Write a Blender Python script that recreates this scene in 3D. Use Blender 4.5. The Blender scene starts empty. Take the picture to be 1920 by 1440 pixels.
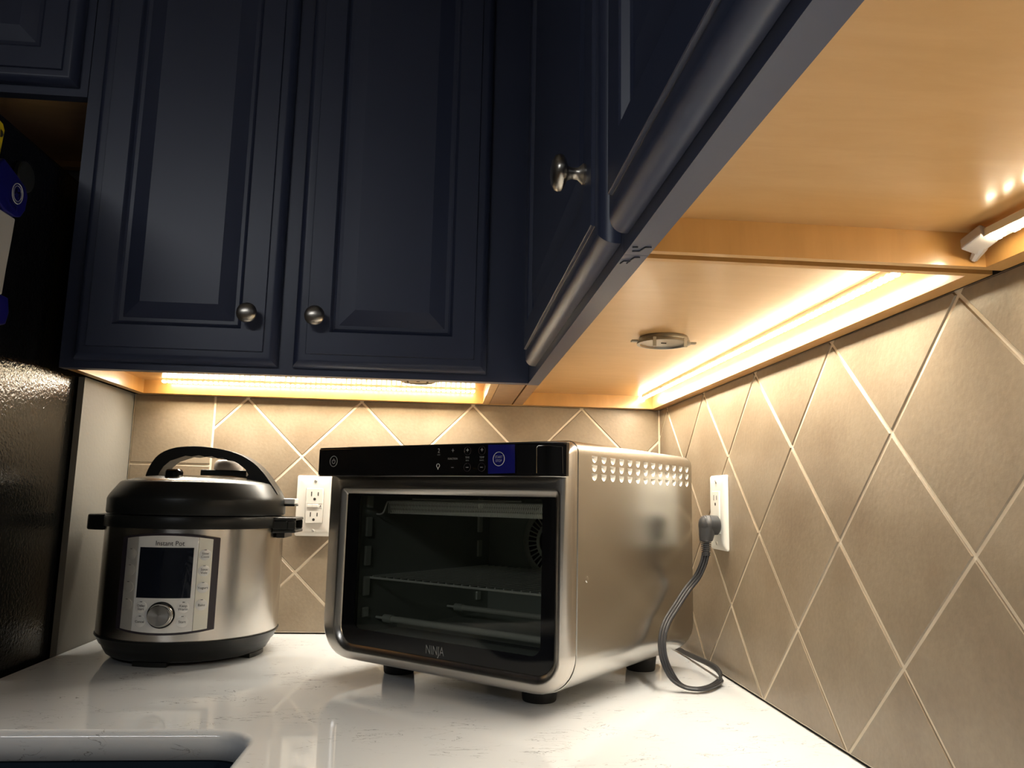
import bpy, bmesh, math, random
from mathutils import Vector, Matrix, Euler
random.seed(7)
C = bpy.context.scene.collection
PI = math.pi
SC = bpy.context.scene

# ------------------------------------------------------------------ camera, world, exposure
cam_d = bpy.data.cameras.new('camera'); cam = bpy.data.objects.new('camera', cam_d); C.objects.link(cam)
CAM_ROT = ((0.9960017, -0.0339182, -0.0826446), (-0.0867129, -0.144607, -0.9856823), (0.0214816, 0.9889077, -0.14697))
CAM_LOC = (-0.43247, -1.54471, 0.25972)
m = Matrix(CAM_ROT).to_4x4(); m.translation = Vector(CAM_LOC); cam.matrix_world = m
cam_d.sensor_width = 36.0; cam_d.lens = 27.2974; cam_d.clip_start = 0.02
SC.camera = cam
SC.view_settings.view_transform = 'Standard'; SC.view_settings.look = 'None'
SC.view_settings.gamma = 1.0; SC.view_settings.use_curve_mapping = False
SC.view_settings.exposure = 0.0
w = bpy.data.worlds.new('world'); SC.world = w; w.use_nodes = True
w.node_tree.nodes['Background'].inputs[0].default_value = (0.5, 0.6, 0.8, 1)
w.node_tree.nodes['Background'].inputs[1].default_value = 0.02
STRIP_POWER = 4.2
STRIP_COL = (1.0, 0.95, 0.83)
ROOM_POWER = 20.0

# ------------------------------------------------------------------ helpers
def link_obj(name, data, parent=None):
    o = bpy.data.objects.new(name, data); C.objects.link(o)
    if parent is not None: o.parent = parent
    return o

def tag(o, label=None, cat=None, group=None, kind=None):
    if label: o['label'] = label
    if cat: o['category'] = cat
    if group: o['group'] = group
    if kind: o['kind'] = kind
    return o

def empty(name, loc=(0, 0, 0), rz=0.0, label=None, cat=None, group=None):
    o = link_obj(name, None); o.location = loc; o.rotation_euler = (0, 0, rz); o.empty_display_size = 0.05
    return tag(o, label, cat, group)

def add_bevel(o, wd, seg=2, ang=35):
    b = o.modifiers.new('bevel', 'BEVEL'); b.width = wd; b.segments = seg; b.limit_method = 'ANGLE'; b.angle_limit = math.radians(ang)
    b.harden_normals = False
    return o

def mesh_obj(name, vs, fs, mat, parent=None, smooth=False, bevel=0, seg=2, sharp=38):
    me = bpy.data.meshes.new(name); me.from_pydata([tuple(v) for v in vs], [], fs); me.update()
    bm = bmesh.new(); bm.from_mesh(me); bmesh.ops.recalc_face_normals(bm, faces=bm.faces); bm.to_mesh(me); bm.free()
    if mat: me.materials.append(mat)
    if smooth:
        try: me.shade_auto_smooth
        except Exception: pass
        for p in me.polygons: p.use_smooth = True
        me.set_sharp_from_angle(angle=math.radians(sharp))
    o = link_obj(name, me, parent)
    if bevel: add_bevel(o, bevel, seg)
    return o

class MB:
    def __init__(s): s.v = []; s.f = []
    def add(s, vs, fs):
        n = len(s.v); s.v += [Vector(v) for v in vs]; s.f += [tuple(i + n for i in f) for f in fs]; return s
    def box(s, x0, x1, y0, y1, z0, z1):
        v = [(x, y, z) for x in (x0, x1) for y in (y0, y1) for z in (z0, z1)]
        return s.add(v, [(0, 1, 3, 2), (4, 6, 7, 5), (0, 4, 5, 1), (2, 3, 7, 6), (0, 2, 6, 4), (1, 5, 7, 3)])
    def rings(s, rings, close=True, cap0=True, cap1=True):
        n = len(rings[0]); base = len(s.v)
        for r in rings: s.v += [Vector(v) for v in r]
        for i in range(len(rings) - 1):
            for j in range(n if close else n - 1):
                a = base + i * n + j; b = base + i * n + (j + 1) % n
                s.f.append((a, b, b + n, a + n))
        if cap0: s.f.append(tuple(base + j for j in range(n))[::-1])
        if cap1: s.f.append(tuple(base + (len(rings) - 1) * n + j for j in range(n)))
        return s
    def lathe(s, prof, n=48, c=(0, 0, 0), axis='z', cap0=True, cap1=True):
        rr = []
        for r, h in prof:
            ring = []
            for k in range(n):
                a = 2 * PI * k / n; x, y = r * math.cos(a), r * math.sin(a)
                p = {'z': (x, y, h), 'y': (x, h, -y) if False else (x, h, y), 'x': (h, x, y)}[axis]
                ring.append((p[0] + c[0], p[1] + c[1], p[2] + c[2]))
            rr.append(ring)
        return s.rings(rr, True, cap0, cap1)
    def tube(s, pts, r, n=8, cap=True):
        pts = [Vector(p) for p in pts]; rr = []; up = None
        for i, p in enumerate(pts):
            t = (pts[min(i + 1, len(pts) - 1)] - pts[max(i - 1, 0)]).normalized()
            if up is None:
                up = Vector((0, 0, 1)) if abs(t.z) < 0.9 else Vector((1, 0, 0))
            up = (up - t * up.dot(t)).normalized(); sd = t.cross(up)
            rad = r[i] if isinstance(r, (list, tuple)) else r
            rr.append([p + up * math.cos(2 * PI * k / n) * rad + sd * math.sin(2 * PI * k / n) * rad for k in range(n)])
        return s.rings(rr, True, cap, cap)
    def prism(s, poly, fn, h0, h1):   # poly of 2D points, fn(a,b,h) -> 3D
        return s.rings([[fn(a, b, h0) for a, b in poly], [fn(a, b, h1) for a, b in poly]])
    def build(s, name, mat, parent=None, smooth=False, bevel=0, seg=2, sharp=38):
        return mesh_obj(name, s.v, s.f, mat, parent, smooth, bevel, seg, sharp)

def box(name, x0, x1, y0, y1, z0, z1, mat, parent=None, bevel=0, seg=2):
    return MB().box(x0, x1, y0, y1, z0, z1).build(name, mat, parent, False, bevel, seg)

def rrect(x0, x1, y0, y1, r, n=6):
    if not isinstance(r, (list, tuple)): r = [r] * 4          # order: x1y1, x0y1, x0y0, x1y0
    out = []
    for (cx, cy, a0, rr) in ((x1, y1, 0, r[0]), (x0, y1, 90, r[1]), (x0, y0, 180, r[2]), (x1, y0, 270, r[3])):
        sx = -1 if cx == x1 else 1; sy = -1 if cy == y1 else 1
        ox, oy = cx + sx * rr, cy + sy * rr
        for k in range(n + 1):
            a = math.radians(a0 + 90 * k / n); out.append((ox + rr * math.cos(a), oy + rr * math.sin(a)))
    return out

def smooth_path(pts, n=8):
    pts = [Vector(p) for p in pts]; out = []
    for i in range(len(pts) - 1):
        p0 = pts[max(i - 1, 0)]; p1 = pts[i]; p2 = pts[i + 1]; p3 = pts[min(i + 2, len(pts) - 1)]
        for k in range(n):
            t = k / n
            out.append(0.5 * ((2 * p1) + (-p0 + p2) * t + (2 * p0 - 5 * p1 + 4 * p2 - p3) * t * t + (-p0 + 3 * p1 - 3 * p2 + p3) * t ** 3))
    out.append(pts[-1]); return out

def text_mesh(name, body, size, mat, parent, fn, extrude=0.0002, align='CENTER', spacing=1.0, xs=1.0):
    cu = bpy.data.curves.new(name, 'FONT'); cu.body = body; cu.size = size; cu.align_x = align; cu.align_y = 'CENTER'
    cu.extrude = extrude; cu.space_character = spacing; cu.resolution_u = 3
    to = bpy.data.objects.new(name, cu); C.objects.link(to)
    dg = bpy.context.evaluated_depsgraph_get(); me = bpy.data.meshes.new_from_object(to.evaluated_get(dg))
    bpy.data.objects.remove(to)
    for v in me.vertices: v.co = Vector(fn(v.co.x * xs, v.co.y, v.co.z))
    me.materials.clear(); me.materials.append(mat); me.update()
    return link_obj(name, me, parent)

# ------------------------------------------------------------------ materials
def mat(name, col, rough=0.5, metal=0.0, coat=0.0, coat_r=0.05, emit=None, es=0, spec=0.5, aniso=0, alpha=None, trans=0):
    m = bpy.data.materials.new(name); m.use_nodes = True; b = m.node_tree.nodes['Principled BSDF']
    b.inputs['Base Color'].default_value = (*col, 1); b.inputs['Roughness'].default_value = rough; b.inputs['Metallic'].default_value = metal
    b.inputs['Coat Weight'].default_value = coat; b.inputs['Coat Roughness'].default_value = coat_r
    b.inputs['Specular IOR Level'].default_value = spec; b.inputs['Anisotropic'].default_value = aniso
    b.inputs['Transmission Weight'].default_value = trans
    if emit: b.inputs['Emission Color'].default_value = (*emit, 1); b.inputs['Emission Strength'].default_value = es
    return m
def N(m, t, **k):
    n = m.node_tree.nodes.new(t)
    for a, v in k.items(): setattr(n, a, v)
    return n
def L(m, a, b): m.node_tree.links.new(a, b)
def BS(m): return m.node_tree.nodes['Principled BSDF']
def noise(m, scale, detail=3, rough=0.5, sc=(1, 1, 1), vec='Object', dist=0):
    tc = N(m, 'ShaderNodeTexCoord'); mp = N(m, 'ShaderNodeMapping'); mp.inputs['Scale'].default_value = sc
    nz = N(m, 'ShaderNodeTexNoise'); nz.inputs['Scale'].default_value = scale; nz.inputs['Detail'].default_value = detail
    nz.inputs['Roughness'].default_value = rough; nz.inputs['Distortion'].default_value = dist
    L(m, tc.outputs[vec], mp.inputs[0]); L(m, mp.outputs[0], nz.inputs['Vector']); return nz
def ramp(m, src, stops):
    r = N(m, 'ShaderNodeValToRGB'); e = r.color_ramp.elements
    while len(e) > len(stops): e.remove(e[-1])
    while len(e) < len(stops): e.new(0.5)
    for i, (p, c) in enumerate(stops): e[i].position = p; e[i].color = (*c, 1) if len(c) == 3 else c
    L(m, src, r.inputs[0]); return r
def bump(m, src, strength=0.2, dist=0.001):
    b = N(m, 'ShaderNodeBump'); b.inputs['Strength'].default_value = strength; b.inputs['Distance'].default_value = dist
    L(m, src, b.inputs['Height']); L(m, b.outputs[0], BS(m).inputs['Normal']); return b

M_navy = mat('navy_paint', (0.036, 0.045, 0.086), 0.37)
nz = noise(M_navy, 60, 4, 0.6, (1, 1, 0.15)); bump(M_navy, nz.outputs[0], 0.08, 0.0006)
def wood(name, c1, c2, sc):
    m = mat(name, c1, 0.34, coat=0.35, coat_r=0.16)
    nz = noise(m, 9, 5, 0.6, sc, dist=0.6); r = ramp(m, nz.outputs[0], [(0.3, c1), (0.72, c2)]); L(m, r.outputs[0], BS(m).inputs['Base Color'])
    n2 = noise(m, 60, 3, 0.6, (sc[0] * 1.5, sc[1] * 1.5, sc[2] * 1.5)); bump(m, n2.outputs[0], 0.06, 0.0005); return m
M_birch = wood('birch_underside', (0.56, 0.33, 0.135), (0.50, 0.285, 0.105), (1.2, 5.0, 1.2))
M_birch_x = wood('birch_rail', (0.60, 0.32, 0.10), (0.50, 0.26, 0.075), (4.0, 4.0, 0.6))
M_rawedge = wood('raw_wood_edge', (0.33, 0.17, 0.07), (0.24, 0.115, 0.045), (6, 6, 6))
M_gap_shade = mat('gap_shade', (0.10, 0.025, 0.008), 0.8)  # colour holds the shade inside the gap between the side panels
M_nickel = mat('brushed_nickel', (0.50, 0.46, 0.40), 0.30, 1.0, aniso=0.5)
M_wall = mat('grey_wall_paint', (0.165, 0.155, 0.136), 0.6)
nz = noise(M_wall, 140, 4, 0.6); bump(M_wall, nz.outputs[0], 0.35, 0.001)
M_ceiling = mat('ceiling_paint', (0.55, 0.54, 0.52), 0.9)
M_floor = mat('floor_wood', (0.16, 0.09, 0.05), 0.4)
nz = noise(M_floor, 3, 5, 0.6, (1, 12, 1)); r = ramp(M_floor, nz.outputs[0], [(0.3, (0.13, 0.07, 0.035)), (0.7, (0.21, 0.12, 0.06))]); L(M_floor, r.outputs[0], BS(M_floor).inputs['Base Color'])

M_tile = mat('taupe_tile', (0.30, 0.235, 0.165), 0.42, coat=0.15, coat_r=0.25)
tc = N(M_tile, 'ShaderNodeTexCoord'); oi = N(M_tile, 'ShaderNodeObjectInfo')
ad = N(M_tile, 'ShaderNodeVectorMath', operation='MULTIPLY_ADD'); ad.inputs[1].default_value = (1, 1, 1)
L(M_tile, tc.outputs['Object'], ad.inputs[0])
cb = N(M_tile, 'ShaderNodeCombineXYZ'); ml = N(M_tile, 'ShaderNodeMath', operation='MULTIPLY'); ml.inputs[1].default_value = 30
L(M_tile, oi.outputs['Random'], ml.inputs[0]); L(M_tile, ml.outputs[0], cb.inputs[0]); L(M_tile, ml.outputs[0], cb.inputs[2]); L(M_tile, cb.outputs[0], ad.inputs[2])
n1 = N(M_tile, 'ShaderNodeTexNoise'); n1.inputs['Scale'].default_value = 9; n1.inputs['Detail'].default_value = 4; L(M_tile, ad.outputs[0], n1.inputs['Vector'])
n2 = N(M_tile, 'ShaderNodeTexNoise'); n2.inputs['Scale'].default_value = 170; n2.inputs['Detail'].default_value = 3; L(M_tile, ad.outputs[0], n2.inputs['Vector'])
r1 = ramp(M_tile, n1.outputs[0], [(0.3, (0.202, 0.150, 0.099)), (0.5, (0.245, 0.190, 0.130)), (0.72, (0.290, 0.230, 0.162))])
mx = N(M_tile, 'ShaderNodeMix', data_type='RGBA', blend_type='OVERLAY'); mx.inputs[0].default_value = 0.22
L(M_tile, r1.outputs[0], mx.inputs[6]); L(M_tile, n2.outputs['Color'], mx.inputs[7]); 
r2 = ramp(M_tile, n2.outputs[0], [(0.3, (0.35, 0.35, 0.35)), (0.7, (0.65, 0.65, 0.65))]); L(M_tile, r2.outputs[0], mx.inputs[7]); L(M_tile, mx.outputs[2], BS(M_tile).inputs['Base Color'])
bump(M_tile, n2.outputs[0], 0.28, 0.0009)
M_grout = mat('pale_grout', (0.72, 0.62, 0.48), 0.85)
nz = noise(M_grout, 300, 2); bump(M_grout, nz.outputs[0], 0.3, 0.0006)

M_quartz = mat('white_quartz', (0.74, 0.72, 0.69), 0.045, coat=0.3, coat_r=0.03)
tcq = N(M_quartz, 'ShaderNodeTexCoord'); mpq = N(M_quartz, 'ShaderNodeMapping'); mpq.inputs['Scale'].default_value = (1, 3.2, 2); mpq.inputs['Rotation'].default_value = (0, 0, 0.15)
L(M_quartz, tcq.outputs['Object'], mpq.inputs[0])
vn = N(M_quartz, 'ShaderNodeTexNoise'); vn.inputs['Scale'].default_value = 14; vn.inputs['Detail'].default_value = 5; vn.inputs['Distortion'].default_value = 1.6; L(M_quartz, mpq.outputs[0], vn.inputs['Vector'])
rv = ramp(M_quartz, vn.outputs[0], [(0.492, (0, 0, 0)), (0.500, (1, 1, 1)), (0.508, (0, 0, 0))])
bn = N(M_quartz, 'ShaderNodeTexNoise'); bn.inputs['Scale'].default_value = 13; bn.inputs['Detail'].default_value = 3; L(M_quartz, tcq.outputs['Object'], bn.inputs['Vector'])
rb = ramp(M_quartz, bn.outputs[0], [(0.50, (0, 0, 0)), (0.58, (1, 1, 1))])
mm = N(M_quartz, 'ShaderNodeMath', operation='MULTIPLY'); L(M_quartz, rv.outputs[0], mm.inputs[0]); L(M_quartz, rb.outputs[0], mm.inputs[1])
mq = N(M_quartz, 'ShaderNodeMix', data_type='RGBA'); mq.inputs[6].default_value = (0.69, 0.70, 0.71, 1); mq.inputs[7].default_value = (0.20, 0.19, 0.18, 1)
L(M_quartz, mm.outputs[0], mq.inputs[0]); L(M_quartz, mq.outputs[2], BS(M_quartz).inputs['Base Color'])

def brushed(name, col, rough, sc, aniso=0.0, bs=0.05):
    m = mat(name, col, rough, 1.0, aniso=aniso)
    nz = noise(m, 90, 3, 0.6, sc); bump(m, nz.outputs[0], bs, 0.0004)
    return m
M_steel = brushed('brushed_steel', (0.54, 0.52, 0.48), 0.27, (1, 0.04, 6))
M_steel_f = brushed('brushed_steel_frame', (0.52, 0.49, 0.45), 0.27, (0.05, 1, 6))
M_potsteel = mat('pot_brushed_steel', (0.60, 0.57, 0.53), 0.24, 1.0, aniso=0.8)
BS(M_potsteel).inputs['Anisotropic Rotation'].default_value = 0.25
tg = N(M_potsteel, 'ShaderNodeTangent', direction_type='RADIAL', axis='Z'); L(M_potsteel, tg.outputs[0], BS(M_potsteel).inputs['Tangent'])
nz = noise(M_potsteel, 60, 3, 0.6, (0.3, 0.3, 12)); bump(M_potsteel, nz.outputs[0], 0.03, 0.0003)
M_chrome = mat('polished_trim', (0.62, 0.60, 0.56), 0.12, 1.0)
M_blackplastic = mat('black_plastic', (0.013, 0.0135, 0.013), 0.34, spec=0.2)
nz = noise(M_blackplastic, 500, 2); bump(M_blackplastic, nz.outputs[0], 0.08, 0.0003)
M_blackgloss = mat('black_gloss', (0.004, 0.004, 0.0045), 0.06)
M_rubber = mat('black_rubber', (0.012, 0.012, 0.012), 0.7)
M_cord = mat('cord_rubber', (0.018, 0.018, 0.021), 0.42)
M_plug = mat('plug_grey', (0.030, 0.031, 0.034), 0.36)
M_lidtop = mat('lid_brushed_top', (0.22, 0.21, 0.19), 0.25, 0.9)
M_darksteel = mat('oven_cavity', (0.30, 0.32, 0.28), 0.36, 0.35)
M_rib = mat('oven_cavity_rib', (0.60, 0.62, 0.55), 0.3, 0.5)
M_wire = mat('oven_wire', (0.85, 0.85, 0.80), 0.3, 0.6)
M_element = mat('quartz_element', (0.5, 0.5, 0.44), 0.35, 0.2)
M_silverpl = mat('silver_plastic', (0.80, 0.79, 0.76), 0.22, 0.1)
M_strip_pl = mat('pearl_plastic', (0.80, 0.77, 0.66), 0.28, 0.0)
M_dimstrip = mat('dim_reflection_pearl', (0.52, 0.50, 0.46), 0.28, 0.35)  # darker copy of the pearl plastic, dim reflections put into the colour
M_screen = mat('pot_screen', (0.006, 0.008, 0.014), 0.08)
nz = noise(M_screen, 14, 3, 0.5, (2, 1, 1), dist=1.2); bump(M_screen, nz.outputs[0], 0.22, 0.004)
M_bezel = mat('dark_bezel', (0.035, 0.028, 0.035), 0.25)
M_ink = mat('black_ink', (0.02, 0.02, 0.02), 0.5)
M_whiteink = mat('white_ink', (0.7, 0.7, 0.68), 0.5)
M_greyink = mat('grey_ink', (0.48, 0.48, 0.46), 0.5)
M_bluefilm = mat('blue_film', (0.008, 0.010, 0.15), 0.22, coat=0.5)
nz = noise(M_bluefilm, 90, 2, dist=0.5); bump(M_bluefilm, nz.outputs[0], 0.35, 0.002)
M_plate = mat('outlet_plastic', (0.72, 0.68, 0.62), 0.28)
M_plate2 = mat('outlet_plastic_white', (0.78, 0.78, 0.74), 0.28)
M_slot = mat('slot_dark', (0.02, 0.015, 0.012), 0.7)
M_screw = mat('screw_paint', (0.66, 0.63, 0.58), 0.3, 0.4)
M_fridge = mat('fridge_black', (0.005, 0.005, 0.0045), 0.16, spec=0.22)
nz = noise(M_fridge, 210, 2, 0.5, dist=0.4); bump(M_fridge, nz.outputs[0], 0.38, 0.0016)
M_blue = mat('magnet_blue', (0.006, 0.006, 0.16), 0.35)
M_whitepl = mat('white_plastic', (0.62, 0.60, 0.58), 0.4)
M_yellow = mat('yellow_card', (0.75, 0.58, 0.01), 0.5)
M_darkmag = mat('dark_magnet', (0.02, 0.022, 0.02), 0.5)
M_alu = mat('aluminium_bracket', (0.28, 0.26, 0.22), 0.38, 0.85)
M_clearpl = mat('clear_grey_plastic', (0.45, 0.41, 0.38), 0.25)
M_sink = mat('dark_sink', (0.008, 0.016, 0.028), 0.35)
M_led = mat('led_chip', (1, 0.9, 0.7), 0.4, emit=(1.0, 0.86, 0.60), es=90)
M_end_glow = mat('strip_end_glow', (1, 1, 1), 0.4, emit=(0.85, 0.9, 1.0), es=30)  # glow added at one strip end, not a chip of the tape
M_tape = mat('led_tape', (0.75, 0.68, 0.5), 0.4)
M_fill_tube = mat('added_fill_tube', (1, 1, 1), 0.4, emit=(0.85, 0.9, 1.0), es=3)  # glowing tubes of the added room lamp
M_putty = mat('putty_line', (0.006, 0.009, 0.02), 0.6)
M_glass = bpy.data.materials.new('tinted_oven_glass'); M_glass.use_nodes = True
nt = M_glass.node_tree; nt.nodes.remove(nt.nodes['Principled BSDF'])
tr = nt.nodes.new('ShaderNodeBsdfTransparent'); tr.inputs[0].default_value = (0.88, 0.90, 0.85, 1)
gl = nt.nodes.new('ShaderNodeBsdfGlossy'); gl.inputs['Roughness'].default_value = 0.03; gl.inputs[0].default_value = (1, 1, 1, 1)
fr = nt.nodes.new('ShaderNodeFresnel'); fr.inputs[0].default_value = 1.55
mxs = nt.nodes.new('ShaderNodeMixShader'); nt.links.new(fr.outputs[0], mxs.inputs[0]); nt.links.new(tr.outputs[0], mxs.inputs[1]); nt.links.new(gl.outputs[0], mxs.inputs[2])
nt.links.new(mxs.outputs[0], nt.nodes['Material Output'].inputs[0])

# ------------------------------------------------------------------ setting
FZ = -0.914; CZ = 1.526
def struct(name, *a, **k):
    o = box(name, *a, **k); o['kind'] = 'structure'; return o
struct('floor', -3.6, 0.12, -4.4, 0.12, FZ - 0.05, FZ, M_floor)
struct('ceiling', -3.6, 0.12, -4.4, 0.12, CZ, CZ + 0.05, M_ceiling)
wall_back = struct('wall_back', -3.6, 0.12, 0.0075, 0.12, FZ, CZ, M_wall)
wall_right = struct('wall_right', 0.0075, 0.12, -4.4, 0.0075, FZ, CZ, M_wall)
struct('wall_left', -3.7, -3.6, -4.4, 0.12, FZ, CZ, M_wall)
struct('wall_front', -3.7, 0.12, -4.5, -4.4, FZ, CZ, M_wall)
stub = struct('wall_stub', -1.0445, -1.0345, -0.209, 0.0075, FZ, 0.4463, M_wall)

# tiles ----------------------------------------------------------------
HT = 0.11; ZT = 0.4416; ZTB = 0.4437; A0 = 0.0533; C0 = 0.1600
def clip(poly, x0, x1, y0, y1):
    def cut(P, f, g):
        o = []
        for i in range(len(P)):
            a, b = P[i], P[(i + 1) % len(P)]; fa, fb = f(a), f(b)
            if fa >= 0: o.append(a)
            if (fa >= 0) != (fb >= 0):
                t = fa / (fa - fb); o.append((a[0] + (b[0] - a[0]) * t, a[1] + (b[1] - a[1]) * t))
        return o
    for f in (lambda p: p[0] - x0, lambda p: x1 - p[0], lambda p: p[1] - y0, lambda p: y1 - p[1]):
        if len(poly) < 3: return []
        poly = cut(poly, f, None)
    return poly
def inset(poly, d):
    n = len(poly); out = []
    for i in range(n):
        p0, p1, p2 = Vector(poly[i - 1]), Vector(poly[i]), Vector(poly[(i + 1) % n])
        e1 = (p1 - p0); e2 = (p2 - p1)
        if e1.length < 1e-6 or e2.length < 1e-6: out.append(tuple(p1)); continue
        e1.normalize(); e2.normalize(); n1 = Vector((-e1.y, e1.x)); n2 = Vector((-e2.y, e2.x))
        k = n1 + n2
        if k.length < 1e-6: out.append(tuple(p1)); continue
        k.normalize(); out.append(tuple(p1 + k * d / max(0.35, k.dot(n1))))
    return out
def dedupe(poly):
    o = []
    for p in poly:
        if not o or (abs(p[0] - o[-1][0]) + abs(p[1] - o[-1][1])) > 1e-4: o.append(p)
    if len(o) > 1 and (abs(o[0][0] - o[-1][0]) + abs(o[0][1] - o[-1][1])) < 1e-4: o.pop()
    return o
def area(P): return 0.5 * sum(P[i][0] * P[(i + 1) % len(P)][1] - P[(i + 1) % len(P)][0] * P[i][1] for i in range(len(P)))
def tile_piece(poly, fn, parent, dz):
    poly = dedupe(poly)
    if len(poly) < 3: return
    if area(poly) < 0: poly = poly[::-1]
    if area(poly) < 2.5e-4: return
    f = inset(poly, 0.0011)
    r = [[fn(a, b, 0.0045) for a, b in poly], [fn(a, b, 0.0011 + dz) for a, b in poly], [fn(a, b, dz) for a, b in f]]
    MB().rings(r, True, False, True).build('tile', M_tile, parent)
G = 0.0019
def diamonds(x0, x1, a0, zt, fn, parent, z0=0.004, z1=0.4455):
    for j in range(-2, 24):
        for k in range(-2, 6):
            if (j + k) % 2 == 0: continue
            cx = a0 + j * HT; cz = zt - k * HT; h = HT - G * 1.414
            P = clip([(cx - h, cz), (cx, cz - h), (cx + h, cz), (cx, cz + h)], x0, x1, z0, z1)
            if P: tile_piece(P, fn, parent, random.uniform(0, 0.0005))
fb = lambda a, b, d: (-a, d, b)
fr_ = lambda a, b, d: (d, -a, b)
diamonds(0.0022, 0.8815 - G, C0, ZTB, fb, wall_back)
diamonds(0.0022, 1.95, A0, ZT, fr_, wall_right)
zz = [0.4455, 0.3128, 0.1632, 0.0136]
for i in range(3):
    tile_piece([(0.8815 + G, zz[i + 1] + G), (1.0315, zz[i + 1] + G), (1.0315, zz[i] - (G if i else 0)), (0.8815 + G, zz[i] - (G if i else 0))], fb, wall_back, 0.0002)
gb = box('grout', -1.0335, 0.0075, 0.0016, 0.0074, 0.0028, 0.4462, M_grout, wall_back)
gr = box('grout', 0.0016, 0.0074, -1.96, 0.0075, 0.0028, 0.4462, M_grout, wall_right)

# ------------------------------------------------------------------ countertop with rounded sink cut-out
XS0, XS1, YS0, YS1 = -1.03, -0.632, -1.02, -0.617      # sink opening
ct = empty('countertop', (-0.517, -0.6, 0), label='white quartz countertop with faint grey veins running under both appliances', cat='countertop')
def ctloc(v): return (v[0] + 0.517, v[1] + 0.6, v[2])
def counter_mesh():
    bm = bmesh.new()
    outer = [(0.0025, 0.0025), (-1.0335, 0.0025), (-1.0335, -1.15), (-0.60, -1.15), (-0.60, -1.98), (0.0025, -1.98)]
    def hole(r): return rrect(XS0 + 0.012 * 0 + r, XS1 - r, YS0 + r, YS1 - r, 0.045 - r, 8)
    def loop(pts, z): 
        vs = [bm.verts.new(ctloc((x, y, z))) for x, y in pts]
        es = [bm.edges.new((vs[i], vs[(i + 1) % len(vs)])) for i in range(len(vs))]; return vs, es
    ov, oe = loop(outer, 0.0)
    hv, he = loop(rrect(XS0 - 0.009, XS1 + 0.009, YS0 - 0.009, YS1 + 0.009, 0.054, 8), 0.0)
    bmesh.ops.triangle_fill(bm, edges=oe + he, use_beauty=True)
    # rounded inner edge then straight down
    prev = hv
    for k in range(1, 6):
        a = PI / 2 * k / 5; off = 0.009 * (1 - math.sin(a)); z = -0.009 * (1 - math.cos(a))
        pts = rrect(XS0 - off, XS1 + off, YS0 - off, YS1 + off, 0.045 + off, 8)
        cur = [bm.verts.new(ctloc((x, y, z))) for x, y in pts]
        for i in range(len(cur)): 
            f = bm.faces.new((prev[i], prev[(i + 1) % len(cur)], cur[(i + 1) % len(cur)], cur[i])); f.smooth = True
        prev = cur
    cur = [bm.verts.new(ctloc((x, y, -0.03))) for x, y in rrect(XS0, XS1, YS0, YS1, 0.045, 8)]
    for i in range(len(cur)): f = bm.faces.new((prev[i], prev[(i + 1) % len(cur)], cur[(i + 1) % len(cur)], cur[i])); f.smooth = True
    low = [bm.verts.new(ctloc((x, y, -0.03))) for x, y in outer]
    for i in range(len(low)): bm.faces.new((ov[i], ov[(i + 1) % len(low)], low[(i + 1) % len(low)], low[i]))
    for v in low + cur: pass
    ed = [bm.edges.get((low[i], low[(i + 1) % len(low)])) for i in range(len(low))] + [bm.edges.get((cur[i], cur[(i + 1) % len(cur)])) for i in range(len(cur))]
    bmesh.ops.triangle_fill(bm, edges=ed, use_beauty=True)
    bmesh.ops.recalc_face_normals(bm, faces=bm.faces)
    me = bpy.data.meshes.new('slab'); bm.to_mesh(me); bm.free(); me.materials.append(M_quartz)
    return link_obj('slab', me, ct)
slab = counter_mesh()

# dark undermount sink below the cut-out
sk = empty('sink', (-0.83, -0.82, -0.2), label='dark undermount sink below the rounded countertop cut-out at lower left', cat='sink')
def skl(x, y, z): return (x + 0.83, y + 0.82, z + 0.2)
mb = MB()
outer_r = [rrect(XS0 - e, XS1 + e, YS0 - e, YS1 + e, 0.05 + max(e, 0), 6) for e in (0.012, 0.0, -0.004, -0.02)]
mb.rings([[skl(x, y, -0.0315) for x, y in outer_r[0]], [skl(x, y, -0.0315) for x, y in rrect(XS0 + .001, XS1 - .001, YS0 + .001, YS1 - .001, 0.045, 6)], [skl(x, y, -0.20) for x, y in rrect(XS0 + .004, XS1 - .004, YS0 + .004, YS1 - .004, 0.045, 6)], [skl(x, y, -0.218) for x, y in rrect(XS0 + .02, XS1 - .02, YS0 + .02, YS1 - .02, 0.035, 6)]], True, False, True)
mb.build('bowl', M_sink, sk, True)
MB().lathe([(0.045, -0.0005), (0.045, 0.003), (0.034, 0.003), (0.030, 0.0)], 24, skl(-0.83, -0.82, -0.2178)).build('drain', M_nickel, sk, True)

# base cabinets carrying the counter (open carcass)
bc = empty('base_cabinet', (-0.52, -0.3, FZ), label='navy base cabinet run under the white countertop', cat='cabinet')
def bcb(name, x0, x1, y0, y1, z0, z1, m=M_navy): return box(name, x0 + 0.52, x1 + 0.52, y0 + 0.3, y1 + 0.3, z0 - FZ, z1 - FZ, m, bc)
bcb('side_panel', -1.030, -1.012, -1.12, -0.002, FZ, -0.0305); bcb('side_panel', -0.018, -0.002, -1.95, -0.002, FZ, -0.0305)
bcb('back_panel', -1.01, -0.02, -0.018, -0.002, FZ, -0.0305); bcb('front_panel', -1.01, -0.585, -1.12, -1.10, FZ + 0.1, -0.0305)
bcb('front_panel', -0.585, -0.567, -1.95, -1.12, FZ + 0.1, -0.0305); bcb('toe_kick', -1.01, -0.64, -1.06, -1.05, FZ, FZ + 0.1)
for i in range(2):
    d = bcb('door', -1.0 + 0.21 * i, -0.80 + 0.21 * i, -1.14, -1.121, FZ + 0.13, -0.06); add_bevel(d, 0.004)

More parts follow.
